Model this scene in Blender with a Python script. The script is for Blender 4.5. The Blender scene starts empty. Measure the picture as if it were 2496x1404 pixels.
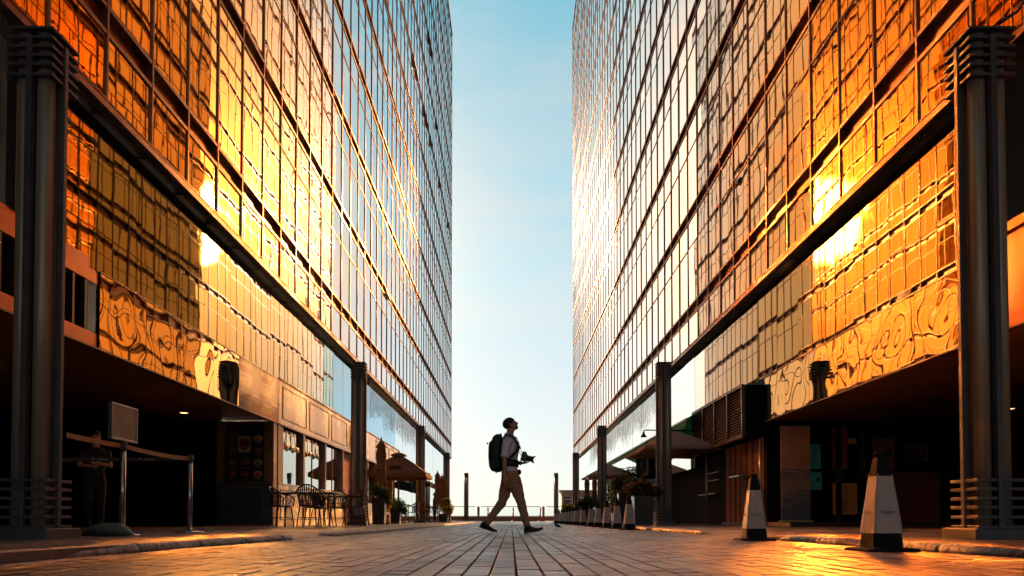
import bpy, bmesh, math, random
from mathutils import Vector, Matrix, noise
R = math.radians
random.seed(7)
D = bpy.data
S = bpy.context.scene
COL = S.collection

# ------------------------------------------------------------------ camera
CAMZ = 0.23
F = 1850.0 / 2496.0
PITCH = 1.6
cd = D.cameras.new('camera')
cam = D.objects.new('camera', cd)
COL.objects.link(cam)
cam.location = (0, 0, CAMZ)
cam.rotation_euler = (R(90 + PITCH), 0, 0)
cd.sensor_width = 36.0
cd.lens = 36.0 * F
cd.shift_x = (1248 - 1246) / 2496.0
cd.shift_y = (1265 - 702) / 2496.0 - F * math.tan(R(PITCH))
cd.clip_start = 0.05
cd.clip_end = 9000
S.camera = cam

# ------------------------------------------------------------------ light
SUN_AZ, SUN_EL = -23.0, 20.0          # degrees from +Y towards +X, above the horizon
sdir = Vector((math.sin(R(SUN_AZ)) * math.cos(R(SUN_EL)), math.cos(R(SUN_AZ)) * math.cos(R(SUN_EL)), math.sin(R(SUN_EL))))
W = D.worlds.new('World')
S.world = W
W.use_nodes = True
nt = W.node_tree
nt.nodes.clear()
L = nt.links.new
def N(t, **k):
    n = nt.nodes.new(t)
    for a, b in k.items():
        setattr(n, a, b)
    return n
out = N('ShaderNodeOutputWorld')
bg = N('ShaderNodeBackground')
sky = N('ShaderNodeTexSky', sky_type='NISHITA')
sky.sun_disc = False
sky.sun_elevation = R(SUN_EL)
sky.sun_rotation = R(SUN_AZ)
sky.air_density = 1.0
sky.dust_density = 1.0
sky.ozone_density = 1.5
bg.inputs['Strength'].default_value = 0.10
tc = N('ShaderNodeTexCoord')
nrm = N('ShaderNodeVectorMath', operation='NORMALIZE')
L(tc.outputs['Generated'], nrm.inputs[0])
dot = N('ShaderNodeVectorMath', operation='DOT_PRODUCT')
L(nrm.outputs[0], dot.inputs[0])
dot.inputs[1].default_value = sdir
sep = N('ShaderNodeSeparateXYZ')
L(nrm.outputs[0], sep.inputs[0])
def math_(op, a, b=None, clamp=False):
    n = N('ShaderNodeMath', operation=op)
    n.use_clamp = clamp
    for i, v in enumerate((a, b)):
        if v is None: continue
        if isinstance(v, (int, float)): n.inputs[i].default_value = v
        else: L(v, n.inputs[i])
    return n.outputs[0]
def mixc(fac, a, b, mode='MIX'):
    n = N('ShaderNodeMix', data_type='RGBA', blend_type=mode)
    for s, v in ((n.inputs['Factor'], fac), (n.inputs[6], a), (n.inputs[7], b)):
        if isinstance(v, (int, float)): s.default_value = v
        elif isinstance(v, tuple): s.default_value = (*v, 1)
        else: L(v, s)
    return n.outputs[2]
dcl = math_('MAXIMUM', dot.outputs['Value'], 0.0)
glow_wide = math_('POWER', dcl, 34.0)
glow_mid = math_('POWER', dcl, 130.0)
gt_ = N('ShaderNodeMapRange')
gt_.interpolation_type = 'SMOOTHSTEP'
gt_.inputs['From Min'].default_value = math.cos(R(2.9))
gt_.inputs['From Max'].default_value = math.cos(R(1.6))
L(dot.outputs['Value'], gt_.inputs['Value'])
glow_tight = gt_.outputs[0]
# pale band of air near the horizon, thin high cloud on the side away from the sun
cn = N('ShaderNodeTexNoise')
cn.inputs['Scale'].default_value = 3.2
cn.inputs['Detail'].default_value = 7
cn.inputs['Roughness'].default_value = 0.6
cmap = N('ShaderNodeMapping')
cmap.inputs['Scale'].default_value = (1.0, 1.6, 4.0)
cmap.inputs['Rotation'].default_value = (0.0, 0.35, 0.2)
L(nrm.outputs[0], cmap.inputs[0])
L(cmap.outputs[0], cn.inputs['Vector'])
cr = N('ShaderNodeMapRange')
cr.inputs['From Min'].default_value = 0.46
cr.inputs['From Max'].default_value = 0.68
L(cn.outputs['Fac'], cr.inputs['Value'])
side = N('ShaderNodeMapRange')
side.inputs['From Min'].default_value = 0.10
side.inputs['From Max'].default_value = 0.30
side.inputs['To Min'].default_value = 0.20
L(math_('ABSOLUTE', sep.outputs['X']), side.inputs['Value'])
up = N('ShaderNodeMapRange')
up.inputs['From Min'].default_value = -0.02
up.inputs['From Max'].default_value = 0.10
L(sep.outputs['Z'], up.inputs['Value'])
cl = math_('MULTIPLY', math_('MULTIPLY', cr.outputs[0], side.outputs[0]), up.outputs[0])
SKYK = {'base': 1.0}
skyc = mixc(1.0, sky.outputs[0], (0.45, 0.62, 0.62), 'MULTIPLY')
ramp = N('ShaderNodeValToRGB')
el = ramp.color_ramp.elements
stops = [(0.0, (0.98, 0.93, 0.88)), (0.10, (0.90, 0.92, 0.93)), (0.30, (0.61, 0.83, 0.90)), (0.58, (0.23, 0.59, 0.74)), (1.0, (0.06, 0.22, 0.38))]
for i, (p, c) in enumerate(stops):
    e = el[i] if i < 2 else el.new(p)
    e.position = p; e.color = (*c, 1)
L(math_('MAXIMUM', sep.outputs['Z'], 0.0), ramp.inputs[0])
rs = N('ShaderNodeVectorMath', operation='SCALE'); L(ramp.outputs[0], rs.inputs[0]); rs.inputs['Scale'].default_value = 9.6
c1 = mixc(0.80, skyc, rs.outputs[0])
# bank of warm evening cloud to the right of the street axis
bank = N('ShaderNodeMapRange')
bank.interpolation_type = 'SMOOTHSTEP'
bank.inputs['From Min'].default_value = 0.15
bank.inputs['From Max'].default_value = 0.27
L(sep.outputs['X'], bank.inputs['Value'])
fwd = N('ShaderNodeMapRange')
fwd.inputs['From Min'].default_value = -0.1
fwd.inputs['From Max'].default_value = 0.3
L(sep.outputs['Y'], fwd.inputs['Value'])
c1b = mixc(math_('MULTIPLY', math_('MULTIPLY', bank.outputs[0], 0.88), fwd.outputs[0]), c1, (9.5, 8.0, 7.0))
c2a = mixc(math_('MULTIPLY', cl, 0.85), c1b, (10.5, 7.4, 5.6))
# the half of the sky behind the camera, away from the sun, is much dimmer
back = N('ShaderNodeMapRange')
back.interpolation_type = 'SMOOTHSTEP'
back.inputs['From Min'].default_value = -0.15
back.inputs['From Max'].default_value = 0.65
back.inputs['To Min'].default_value = 0.5
L(sep.outputs['Y'], back.inputs['Value'])
bs = N('ShaderNodeVectorMath', operation='SCALE'); L(c2a, bs.inputs[0]); L(back.outputs[0], bs.inputs['Scale'])
c2 = bs.outputs[0]
g1 = N('ShaderNodeVectorMath', operation='SCALE'); g1.inputs[0].default_value = (10.0, 4.9, 1.8); L(glow_wide, g1.inputs['Scale'])  # warm glows added round the sun to carry sunlight mirrored by the towers
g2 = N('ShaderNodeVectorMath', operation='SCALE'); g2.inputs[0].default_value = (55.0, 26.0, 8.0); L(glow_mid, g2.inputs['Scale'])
g3 = N('ShaderNodeVectorMath', operation='SCALE'); g3.inputs[0].default_value = (6200.0, 3300.0, 1300.0); L(glow_tight, g3.inputs['Scale'])  # added bright patch, stands in for the sun in mirrored light
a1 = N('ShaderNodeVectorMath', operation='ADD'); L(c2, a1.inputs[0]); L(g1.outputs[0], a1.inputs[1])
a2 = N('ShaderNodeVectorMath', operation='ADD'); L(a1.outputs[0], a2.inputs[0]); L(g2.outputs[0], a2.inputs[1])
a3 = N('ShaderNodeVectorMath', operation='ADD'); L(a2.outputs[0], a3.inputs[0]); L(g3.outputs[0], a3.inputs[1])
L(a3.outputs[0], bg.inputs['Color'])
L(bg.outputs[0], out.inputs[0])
W.cycles.sampling_method = 'MANUAL'
W.cycles.sample_map_resolution = 1024

sl = D.lights.new('sun', 'SUN')
sl.energy = 4.0
sl.angle = R(0.6)
sl.color = (1.0, 0.86, 0.68)
sun = D.objects.new('sun', sl)
COL.objects.link(sun)
sun.rotation_euler = (-sdir).to_track_quat('-Z', 'Y').to_euler()

S.view_settings.view_transform = 'Standard'
S.view_settings.look = 'None'
S.view_settings.exposure = 0.18
S.view_settings.gamma = 1.0
S.render.engine = 'CYCLES'
S.cycles.max_bounces = 10
S.cycles.glossy_bounces = 8
S.cycles.diffuse_bounces = 4
S.cycles.transmission_bounces = 6
S.cycles.caustics_reflective = True
S.cycles.blur_glossy = 0.0
S.cycles.sample_clamp_indirect = 0
S.cycles.use_guiding = True
S.cycles.guiding_training_samples = 128
S.cycles.use_denoising = True

# ------------------------------------------------------------------ helpers
def material(name, col, rough=0.6, metal=0.0, vary=0.15, scale=3.0, bump=0.0, bscale=40.0, spec=0.5, stretch=(1, 1, 1), col2=None, detail=5):
    m = D.materials.new(name)
    m.use_nodes = True
    t = m.node_tree
    b = t.nodes['Principled BSDF']
    b.inputs['Roughness'].default_value = rough
    b.inputs['Metallic'].default_value = metal
    b.inputs['Specular IOR Level'].default_value = spec
    tcn = t.nodes.new('ShaderNodeTexCoord')
    mp = t.nodes.new('ShaderNodeMapping')
    mp.inputs['Scale'].default_value = stretch
    t.links.new(tcn.outputs['Object'], mp.inputs[0])
    n = t.nodes.new('ShaderNodeTexNoise')
    n.inputs['Scale'].default_value = scale
    n.inputs['Detail'].default_value = detail
    t.links.new(mp.outputs[0], n.inputs['Vector'])
    r = t.nodes.new('ShaderNodeMapRange')
    r.inputs['From Min'].default_value = 0.3
    r.inputs['From Max'].default_value = 0.7
    t.links.new(n.outputs['Fac'], r.inputs['Value'])
    mx = t.nodes.new('ShaderNodeMix')
    mx.data_type = 'RGBA'
    t.links.new(r.outputs[0], mx.inputs['Factor'])
    c2 = col2 if col2 else tuple(min(1, c * (1 + vary)) for c in col)
    c1 = col if col2 else tuple(c * (1 - vary) for c in col)
    mx.inputs[6].default_value = (*c1, 1)
    mx.inputs[7].default_value = (*c2, 1)
    t.links.new(mx.outputs[2], b.inputs['Base Color'])
    r2 = t.nodes.new('ShaderNodeMapRange')
    r2.inputs['To Min'].default_value = max(0.02, rough - 0.08)
    r2.inputs['To Max'].default_value = min(1, rough + 0.08)
    t.links.new(n.outputs['Fac'], r2.inputs['Value'])
    t.links.new(r2.outputs[0], b.inputs['Roughness'])
    if bump:
        n2 = t.nodes.new('ShaderNodeTexNoise')
        n2.inputs['Scale'].default_value = bscale
        n2.inputs['Detail'].default_value = 4
        t.links.new(mp.outputs[0], n2.inputs['Vector'])
        bp = t.nodes.new('ShaderNodeBump')
        bp.inputs['Strength'].default_value = 1.0
        bp.inputs['Distance'].default_value = bump
        t.links.new(n2.outputs['Fac'], bp.inputs['Height'])
        t.links.new(bp.outputs[0], b.inputs['Normal'])
    return m

def mirror_material(name, tint, edge, rough, amp, nscale, cell=None, detail=1.5, stretch=(1, 1, 1), fpow=3.0):
    """Coated reflecting pane: tinted when seen head-on, near neutral at a grazing angle; each pane bends on its own."""
    m = D.materials.new(name)
    m.use_nodes = True
    t = m.node_tree
    l = t.links.new
    b = t.nodes['Principled BSDF']
    b.inputs['Metallic'].default_value = 1.0
    b.inputs['Roughness'].default_value = rough
    b.inputs['Specular Tint'].default_value = (1, 1, 1, 1)
    g = t.nodes.new('ShaderNodeNewGeometry')
    lw = t.nodes.new('ShaderNodeLayerWeight')
    lw.inputs['Blend'].default_value = 0.5
    pw = t.nodes.new('ShaderNodeMapRange'); pw.interpolation_type = 'SMOOTHSTEP'
    pw.inputs['From Min'].default_value = 0.65; pw.inputs['From Max'].default_value = 0.88
    l(lw.outputs['Facing'], pw.inputs['Value'])
    mx = t.nodes.new('ShaderNodeMix'); mx.data_type = 'RGBA'
    l(pw.outputs[0], mx.inputs['Factor'])
    mx.inputs[6].default_value = (*tint, 1)
    mx.inputs[7].default_value = (*edge, 1)
    l(mx.outputs[2], b.inputs['Base Color'])
    pos = g.outputs['Position']
    if cell:
        sc = t.nodes.new('ShaderNodeVectorMath'); sc.operation = 'MULTIPLY_ADD'
        sc.inputs[1].default_value = (0.2, 1 / cell[0], 1 / cell[1])
        sc.inputs[2].default_value = (0.5, -cell[2] / cell[0], -cell[3] / cell[1])
        l(pos, sc.inputs[0])
        fl = t.nodes.new('ShaderNodeVectorMath'); fl.operation = 'FLOOR'
        l(sc.outputs[0], fl.inputs[0])
        wn = t.nodes.new('ShaderNodeTexWhiteNoise')
        l(fl.outputs[0], wn.inputs['Vector'])
        s2 = t.nodes.new('ShaderNodeVectorMath'); s2.operation = 'SCALE'
        l(wn.outputs['Color'], s2.inputs[0]); s2.inputs['Scale'].default_value = 61.0
        ad = t.nodes.new('ShaderNodeVectorMath'); ad.operation = 'ADD'
        l(pos, ad.inputs[0]); l(s2.outputs[0], ad.inputs[1])
        pos = ad.outputs[0]
    mp = t.nodes.new('ShaderNodeMapping')
    mp.inputs['Scale'].default_value = stretch
    l(pos, mp.inputs[0])
    n = t.nodes.new('ShaderNodeTexNoise')
    n.inputs['Scale'].default_value = nscale
    n.inputs['Detail'].default_value = detail
    n.inputs['Roughness'].default_value = 0.45
    l(mp.outputs[0], n.inputs['Vector'])
    bp = t.nodes.new('ShaderNodeBump')
    bp.inputs['Strength'].default_value = 1.0
    bp.inputs['Distance'].default_value = amp
    l(n.outputs['Fac'], bp.inputs['Height'])
    l(bp.outputs[0], b.inputs['Normal'])
    return m

class MB:
    """Collects shapes and links them as one mesh object."""
    def __init__(s):
        s.v = []; s.f = []; s.sm = []; s.mi = []; s.cur = 0
    def add(s, vs, fs, smooth=False):
        o = len(s.v)
        s.v += [tuple(v) for v in vs]
        s.f += [tuple(i + o for i in f) for f in fs]
        s.sm += [smooth] * len(fs)
        s.mi += [s.cur] * len(fs)
        return s
    def box(s, x0, x1, y0, y1, z0, z1, M=None):
        vs = [Vector((x, y, z)) for x in (x0, x1) for y in (y0, y1) for z in (z0, z1)]
        if M: vs = [M @ v for v in vs]
        return s.add(vs, [(0, 1, 3, 2), (4, 6, 7, 5), (0, 4, 5, 1), (2, 3, 7, 6), (0, 2, 6, 4), (1, 5, 7, 3)])
    def bar(s, a, b, w, h=None, up=(0, 0, 1)):
        a = Vector(a); b = Vector(b); d = (b - a)
        Ln = d.length
        if Ln < 1e-6: return s
        d.normalize()
        u = Vector(up)
        if abs(d.dot(u)) > 0.98: u = Vector((0, 1, 0))
        x = d.cross(u).normalized(); z = x.cross(d).normalized()
        h = h or w
        vs = []
        for p in (a, b):
            for (i, j) in ((-1, -1), (1, -1), (1, 1), (-1, 1)):
                vs.append(p + x * (w / 2 * i) + z * (h / 2 * j))
        return s.add(vs, [(0, 1, 2, 3), (7, 6, 5, 4), (0, 4, 5, 1), (1, 5, 6, 2), (2, 6, 7, 3), (3, 7, 4, 0)])
    def tube(s, pts, r, n=8, caps=True, flat=None):
        pts = [Vector(p) for p in pts]
        rs = r if isinstance(r, (list, tuple)) else [r] * len(pts)
        vs = []; fs = []
        px = None
        for i, p in enumerate(pts):
            d = (pts[min(i + 1, len(pts) - 1)] - pts[max(i - 1, 0)]).normalized()
            if px is None:
                u = Vector((0, 0, 1)) if abs(d.z) < 0.9 else Vector((0, 1, 0))
                px = d.cross(u).normalized()
            else:
                px = (px - d * px.dot(d)).normalized()
            pz = px.cross(d).normalized()
            ri = rs[i]
            ra, rb = ri if isinstance(ri, (list, tuple)) else (ri, ri)
            for k in range(n):
                a = 2 * math.pi * k / n
                vs.append(p + px * (ra * math.cos(a)) + pz * (rb * math.sin(a)))
        m = len(pts)
        for i in range(m - 1):
            for k in range(n):
                k2 = (k + 1) % n
                fs.append((i * n + k, i * n + k2, (i + 1) * n + k2, (i + 1) * n + k))
        s.add(vs, fs, True)
        if caps:
            o = len(s.v) - len(vs)
            s.f.append(tuple(o + k for k in range(n))[::-1]); s.sm.append(False); s.mi.append(s.cur)
            s.f.append(tuple(o + (m - 1) * n + k for k in range(n))); s.sm.append(False); s.mi.append(s.cur)
        return s
    def rings(s, rings, caps=True, smooth=True):
        n = len(rings[0]); vs = [p for r in rings for p in r]; fs = []
        for i in range(len(rings) - 1):
            for k in range(n):
                k2 = (k + 1) % n
                fs.append((i * n + k, i * n + k2, (i + 1) * n + k2, (i + 1) * n + k))
        if caps:
            fs.append(tuple(range(n))[::-1]); fs.append(tuple((len(rings) - 1) * n + k for k in range(n)))
        return s.add(vs, fs, smooth)
    def ell(s, stations, n=20, caps=True, e=2.0):
        """stations: (centre, rx, ry, rotation matrix or None) - elliptical rings lofted together"""
        rr = []
        for (c, rx, ry, M) in stations:
            c = Vector(c); ring = []
            for k in range(n):
                a = 2 * math.pi * k / n
                ca, sa = math.cos(a), math.sin(a)
                q = Vector((math.copysign(abs(ca) ** (2 / e), ca) * rx, math.copysign(abs(sa) ** (2 / e), sa) * ry, 0))
                if M: q = M @ q
                ring.append(c + q)
            rr.append(ring)
        return s.rings(rr, caps)
    def lathe(s, prof, c=(0, 0, 0), n=16, a0=0.0):
        rr = []
        for (r, z) in prof:
            rr.append([Vector((c[0] + r * math.cos(a0 + 2 * math.pi * k / n), c[1] + r * math.sin(a0 + 2 * math.pi * k / n), c[2] + z)) for k in range(n)])
        return s.rings(rr)
    def sphere(s, c, r, n=12, m=8):
        rx, ry, rz = r if isinstance(r, (tuple, list)) else (r, r, r)
        rr = []
        for i in range(m + 1):
            t = math.pi * (0.02 + 0.96 * i / m)
            rr.append([Vector((c[0] + rx * math.sin(t) * math.cos(2 * math.pi * k / n), c[1] + ry * math.sin(t) * math.sin(2 * math.pi * k / n), c[2] - rz * math.cos(t))) for k in range(n)])
        return s.rings(rr)
    def build(s, name, mat, parent=None, bevel=0.0, mods=None, loc=None):
        me = D.meshes.new(name)
        me.from_pydata(s.v, [], s.f)
        mats = mat if isinstance(mat, (list, tuple)) else [mat]
        for m in mats: me.materials.append(m)
        for p, sm, mi in zip(me.polygons, s.sm, s.mi):
            p.use_smooth = sm
            p.material_index = mi
        me.update()
        o = D.objects.new(name, me)
        COL.objects.link(o)
        if parent: o.parent = parent
        if loc: o.location = loc
        if bevel:
            b = o.modifiers.new('bevel', 'BEVEL'); b.width = bevel; b.segments = 2; b.limit_method = 'ANGLE'; b.angle_limit = R(40)
        return o

def tag(o, label=None, cat=None, group=None, kind=None):
    if label: o['label'] = label
    if cat: o['category'] = cat
    if group: o['group'] = group
    if kind: o['kind'] = kind
    return o
def thing(name, label, cat, loc=(0, 0, 0), rz=0.0, group=None):
    o = D.objects.new(name, None)
    o.empty_display_size = 0.2
    COL.objects.link(o)
    o.location = loc
    o.rotation_euler = (0, 0, rz)
    return tag(o, label, cat, group)
CH = {}
def dup(root, loc, rz=0.0, label=None, group=None, scale=None):
    r = root.copy(); COL.objects.link(r)
    r.location = loc; r.rotation_euler = (0, 0, rz)
    if scale: r.scale = scale
    if label: r['label'] = label
    if group: r['group'] = group
    for ch in [c for c in COL.objects if c.parent == root]:
        c = ch.copy(); COL.objects.link(c); c.parent = r
        for g in [q for q in COL.objects if q.parent == ch]:
            d = g.copy(); COL.objects.link(d); d.parent = c
    return r
def proj(p):
    """where a point falls in the picture (only used to pick which repeats show largest)"""
    t = math.tan(R(PITCH)); c = math.cos(R(PITCH)); s_ = math.sin(R(PITCH))
    h = p[2] - CAMZ
    dd = p[1] * c + h * s_
    return (p[0] / dd, (h * c - p[1] * s_) / dd) if dd > 0.3 else None
# ------------------------------------------------------------------ materials of the place
M = {}
M['glass'] = mirror_material('bronze_coated_glass', (0.90, 0.52, 0.17), (0.97, 0.92, 0.88), 0.012, 0.0019, 0.75, cell=(1.3535, 3.33, 10.65, 7.16), stretch=(1, 1.3, 0.8))
M['glass_r'] = mirror_material('bronze_coated_glass_opposite', (0.90, 0.52, 0.17), (0.97, 0.92, 0.88), 0.012, 0.0019, 0.75, cell=(1.3535, 3.33, 11.32, 7.16), stretch=(1, 1.3, 0.8))
M['low_glass'] = mirror_material('pale_grey_glass', (0.23, 0.225, 0.17), (0.86, 0.84, 0.80), 0.015, 0.0009, 0.7, cell=(1.3535, 9.0, 10.65, 0.0), stretch=(1, 1.3, 0.7))
M['low_glass_r'] = mirror_material('amber_grey_glass', (0.46, 0.35, 0.20), (0.90, 0.89, 0.86), 0.015, 0.0010, 0.7, cell=(1.3535, 9.0, 11.32, 0.0), stretch=(1, 1.3, 0.7))
M['blue_glass'] = mirror_material('blue_tinted_glass', (0.10, 0.36, 0.50), (0.26, 0.60, 0.78), 0.02, 0.001, 0.7)
M['blue_glass_r'] = mirror_material('pale_blue_glass', (0.5, 0.62, 0.66), (0.78, 0.90, 0.93), 0.02, 0.001, 0.7)
M['shop_glass'] = mirror_material('shop_window_glass', (0.45, 0.47, 0.48), (0.85, 0.88, 0.9), 0.01, 0.0015, 1.0)
M['mirror'] = mirror_material('polished_steel_panel', (0.86, 0.66, 0.42), (0.95, 0.9, 0.85), 0.012, 0.0065, 0.36, cell=(1.42, 9.0, 10.9, 0.0), detail=0.6)
M['bronze'] = material('bronze_frame_metal', (0.25, 0.11, 0.05), 0.36, 0.5, 0.3, 4.0)
M['spandrel'] = material('brown_spandrel_panel', (0.34, 0.15, 0.06), 0.32, 0.45, 0.35, 1.3, stretch=(1, 1, 0.6))
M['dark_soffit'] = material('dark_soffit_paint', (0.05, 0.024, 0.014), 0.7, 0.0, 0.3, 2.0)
M['ceiling'] = material('brown_metal_ceiling', (0.36, 0.19, 0.10), 0.35, 0.3, 0.25, 0.8)
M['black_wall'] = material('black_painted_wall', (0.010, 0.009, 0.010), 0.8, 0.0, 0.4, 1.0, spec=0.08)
M['body'] = material('building_core', (0.10, 0.07, 0.05), 0.5, 0.2, 0.2, 1.0)
M['column'] = material('brushed_bronze_tube', (0.42, 0.35, 0.26), 0.40, 0.4, 0.2, 2.0, stretch=(14, 14, 0.25))
M['column_dark'] = material('dark_grey_painted_steel', (0.085, 0.08, 0.09), 0.42, 0.3, 0.25, 5.0)
M['street'] = None

# ------------------------------------------------------------------ towers
CYC = 3.33
SP0, SP1, TR = 7.16, 7.55, 9.57
SILL0, SILL1 = 6.05, 6.19
PW = 1.3535
LOWZ = 3.80

def tower(side, XU, yk0, nlo, nhi, cycles, extra, label, glass, XL, lowmat):
    t = thing('office_tower', label, 'office tower', (side * XU, 20.0, 0.0), 0, 'mirror-glass towers either side of the street')
    def X(d): return side * d           # offset outwards from the face plane, local to the empty
    def Y(y): return y - 20.0
    ys = [yk0 + PW * k for k in range(nlo, nhi + 1)]
    top = SP0 + CYC * cycles + (0.39 if not extra else 0.39 + 2.02)
    rnd = random.Random(3 + side)
    # bands of glass and of spandrel
    glassb = [(SILL1, SP0)]
    spb = []
    for c in range(cycles + 1):
        spb.append((SP0 + CYC * c, SP1 + CYC * c))
        if c < cycles:
            glassb += [(SP1 + CYC * c, TR + CYC * c), (TR + CYC * c, SP0 + CYC * (c + 1))]
    if extra: glassb.append((SP1 + CYC * cycles, top))
    def area(y0, y1, z0, z1):
        q = [proj((side * XU, max(0.6, y), z)) for y in (y0, y1) for z in (z0, z1)]
        if None in q or y1 < 3: return 0
        hx0, hx1 = q[0][0], q[2][0]
        zt = 1265 / 1850.0
        a = 0
        # clipped to the frame
        xa, xb = sorted((abs(hx0), abs(hx1)))
        xb = min(xb, 0.676)
        if xb <= xa: return 0
        za = min(q[0][1], q[2][1]); zb = max(q[1][1], q[3][1])
        zb2 = min(zb, zt)
        if zb2 <= za: return 0
        return (xb - xa) * (zb2 - za)
    def panes(bands, off, name, mat, tilt, topn=100):
        cells = []
        for i in range(len(ys) - 1):
            for (z0, z1) in bands:
                cells.append((area(ys[i], ys[i + 1], z0, z1), i, z0, z1))
        cells.sort(key=lambda c: -c[0])
        def put(mb, c):
            _, i, z0, z1 = c
            a, b = ys[i] + 0.01, ys[i + 1] - 0.01
            e = [rnd.uniform(-tilt, tilt) for _ in range(3)]
            e.append(e[1] + e[2] - e[0])
            p = [(X(off + e[0]), Y(a), z0), (X(off + e[1]), Y(b), z0), (X(off + e[3]), Y(b), z1), (X(off + e[2]), Y(a), z1)]
            q = [(v[0] + side * 0.02, v[1], v[2]) for v in p]
            fr = (0, 1, 2, 3) if side < 0 else (3, 2, 1, 0)
            mb.add(p + q, [fr, (4, 5, 1, 0), (7, 6, 2, 3)])
        for c in cells[:topn]:
            mb = MB(); put(mb, c); mb.build(name, mat, t)
        mb = MB()
        for c in cells[topn:]: put(mb, c)
        tag(mb.build(name + 's_far', mat, t), kind='stuff')
    panes(glassb, 0.029, 'window_pane', glass, 0.0035)
    panes(spb, 0.13, 'spandrel_panel', M['spandrel'], 0.001)
    for y in ys:
        mb = MB()
        mb.box(*sorted((X(0.0), X(0.12))), Y(y) - 0.023, Y(y) + 0.023, SILL1, top)
        mb.build('mullion', M['bronze'], t)
    y0, y1 = Y(ys[0]) - 0.03, Y(ys[-1]) + 0.03
    def transom(z0, z1, a, b):
        MB().box(*sorted((X(a), X(b))), y0, y1, z0, z1).build('transom', M['bronze'], t)
    for c in range(cycles + 1):
        transom(SP0 + CYC * c - 0.03, SP0 + CYC * c + 0.035, 0.006, 0.13)
        transom(SP1 + CYC * c - 0.035, SP1 + CYC * c + 0.03, 0.006, 0.13)
        if c < cycles: transom(TR + CYC * c - 0.022, TR + CYC * c + 0.022, 0.012, 0.05)
    MB().box(*sorted((X(-0.025), X(0.02))), y0, y1, SILL0, SILL1).box(*sorted((X(0.02), X(0.3))), y0, y1, SILL0 + 0.02, SILL1).build('sill_beam', M['bronze'], t)
    MB().box(*sorted((X(-0.036), X(-0.025))), y0, y1, SILL1 - 0.03, SILL1 - 0.012).build('sill_trim', M['spandrel'], t)
    mb = MB(); mb.box(*sorted((X(-0.02), X(0.5))), y0, y1, top, top + 0.12); mb.build('parapet', M['bronze'], t)
    # core behind the glass
    mb = MB(); mb.box(*sorted((X(0.3), X(22.0))), y0, y1 - 0.01, SILL0 + 0.02, top); mb.build('core', M['body'], t)
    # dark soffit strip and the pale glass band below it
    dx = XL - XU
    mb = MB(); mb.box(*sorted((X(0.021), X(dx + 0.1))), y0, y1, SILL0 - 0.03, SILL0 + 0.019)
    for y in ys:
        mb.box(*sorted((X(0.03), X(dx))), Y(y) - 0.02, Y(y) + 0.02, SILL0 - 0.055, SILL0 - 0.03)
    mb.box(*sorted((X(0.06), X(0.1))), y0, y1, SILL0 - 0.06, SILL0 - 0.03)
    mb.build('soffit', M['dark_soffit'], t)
    return t, X, Y, ys, dx, rnd

def lowglass(t, X, Y, dx, ys, z0, z1, ylo, yhi, side, mat, rnd):
    for a, b in zip(ys[:-1], ys[1:]):
        if a < ylo - 0.01 or b > yhi + PW: continue
        mb = MB()
        e = [rnd.uniform(-0.003, 0.003) for _ in range(3)]; e.append(e[1] + e[2] - e[0])
        a2, b2 = a + 0.006, b - 0.006
        p = [(X(dx + e[0]), Y(a2), z0), (X(dx + e[1]), Y(b2), z0), (X(dx + e[3]), Y(b2), z1), (X(dx + e[2]), Y(a2), z1)]
        q = [(v[0] + side * 0.02, v[1], v[2]) for v in p]
        mb.add(p + q, [(0, 1, 2, 3) if side < 0 else (3, 2, 1, 0), (0, 4, 5, 1), (1, 5, 6, 2), (3, 7, 4, 0)])
        mb.build('lower_glass_pane', mat, t)

XUL, XUR = 5.75, 6.14
XLL, XLR = 5.99, 6.37
tL, XL_, YL_, ysL, dxL, rL = tower(-1, XUL, 10.65, -32, 46, 12, False, 'golden mirror-glass tower along the left side of the street above the cream cafe front', M['glass'], XLL, M['low_glass'])
tR, XR_, YR_, ysR, dxR, rR = tower(1, XUR, 11.32, -32, 47, 12, True, 'golden mirror-glass tower along the right side of the street above the black louvred box', M['glass_r'], XLR, M['low_glass'])
lowglass(tL, XL_, YL_, dxL, ysL, LOWZ, SILL0 - 0.05, 9.2, 23.4, -1, M['low_glass'], rL)
lowglass(tL, XL_, YL_, dxL, ysL, LOWZ, SILL0 - 0.05, 24.1, 38.0, -1, M['blue_glass'], rL)
lowglass(tL, XL_, YL_, dxL, ysL, 0.1, SILL0 - 0.05, 38.9, 73.0, -1, M['blue_glass_r'], rL)
lowglass(tR, XR_, YR_, dxR, ysR, LOWZ, SILL0 - 0.05, 9.9, 26.0, 1, M['low_glass_r'], rR)
lowglass(tR, XR_, YR_, dxR, ysR, 2.0, SILL0 - 0.05, 26.1, 73.6, 1, M['blue_glass_r'], rR)

# a few top-hung vents standing open high on the left tower
M['vent'] = material('dark_open_vent', (0.26, 0.14, 0.09), 0.5, 0.2)
for (c_, y_list) in ((6, (43.6, 44.9, 49.1, 50.5, 53.2, 60.0, 68.5)), (8, (51.8, 53.2)), (1, (34.4,)), (7, (57.2,))):
    for y_ in y_list:
        z_ = SP0 + CYC * c_ + 0.36; a_, b_ = y_ + 0.05 - 20, y_ + 1.2 - 20
        mb = MB(); mb.add([(0.0, a_, z_), (0.0, b_, z_), (0.09, b_, z_ - 0.33), (0.09, a_, z_ - 0.33), (0.0, a_, z_ - 0.03), (0.0, b_, z_ - 0.03), (0.08, b_, z_ - 0.35), (0.08, a_, z_ - 0.35)], [(0, 3, 2, 1), (4, 5, 6, 7), (2, 3, 7, 6), (0, 4, 7, 3), (1, 2, 6, 5)])
        mb.bar((0.0, a_ + 0.1, z_ - 0.32), (0.08, a_ + 0.1, z_ - 0.33), 0.02)
        mb.build('open_vent', M['vent'], tL)
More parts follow.
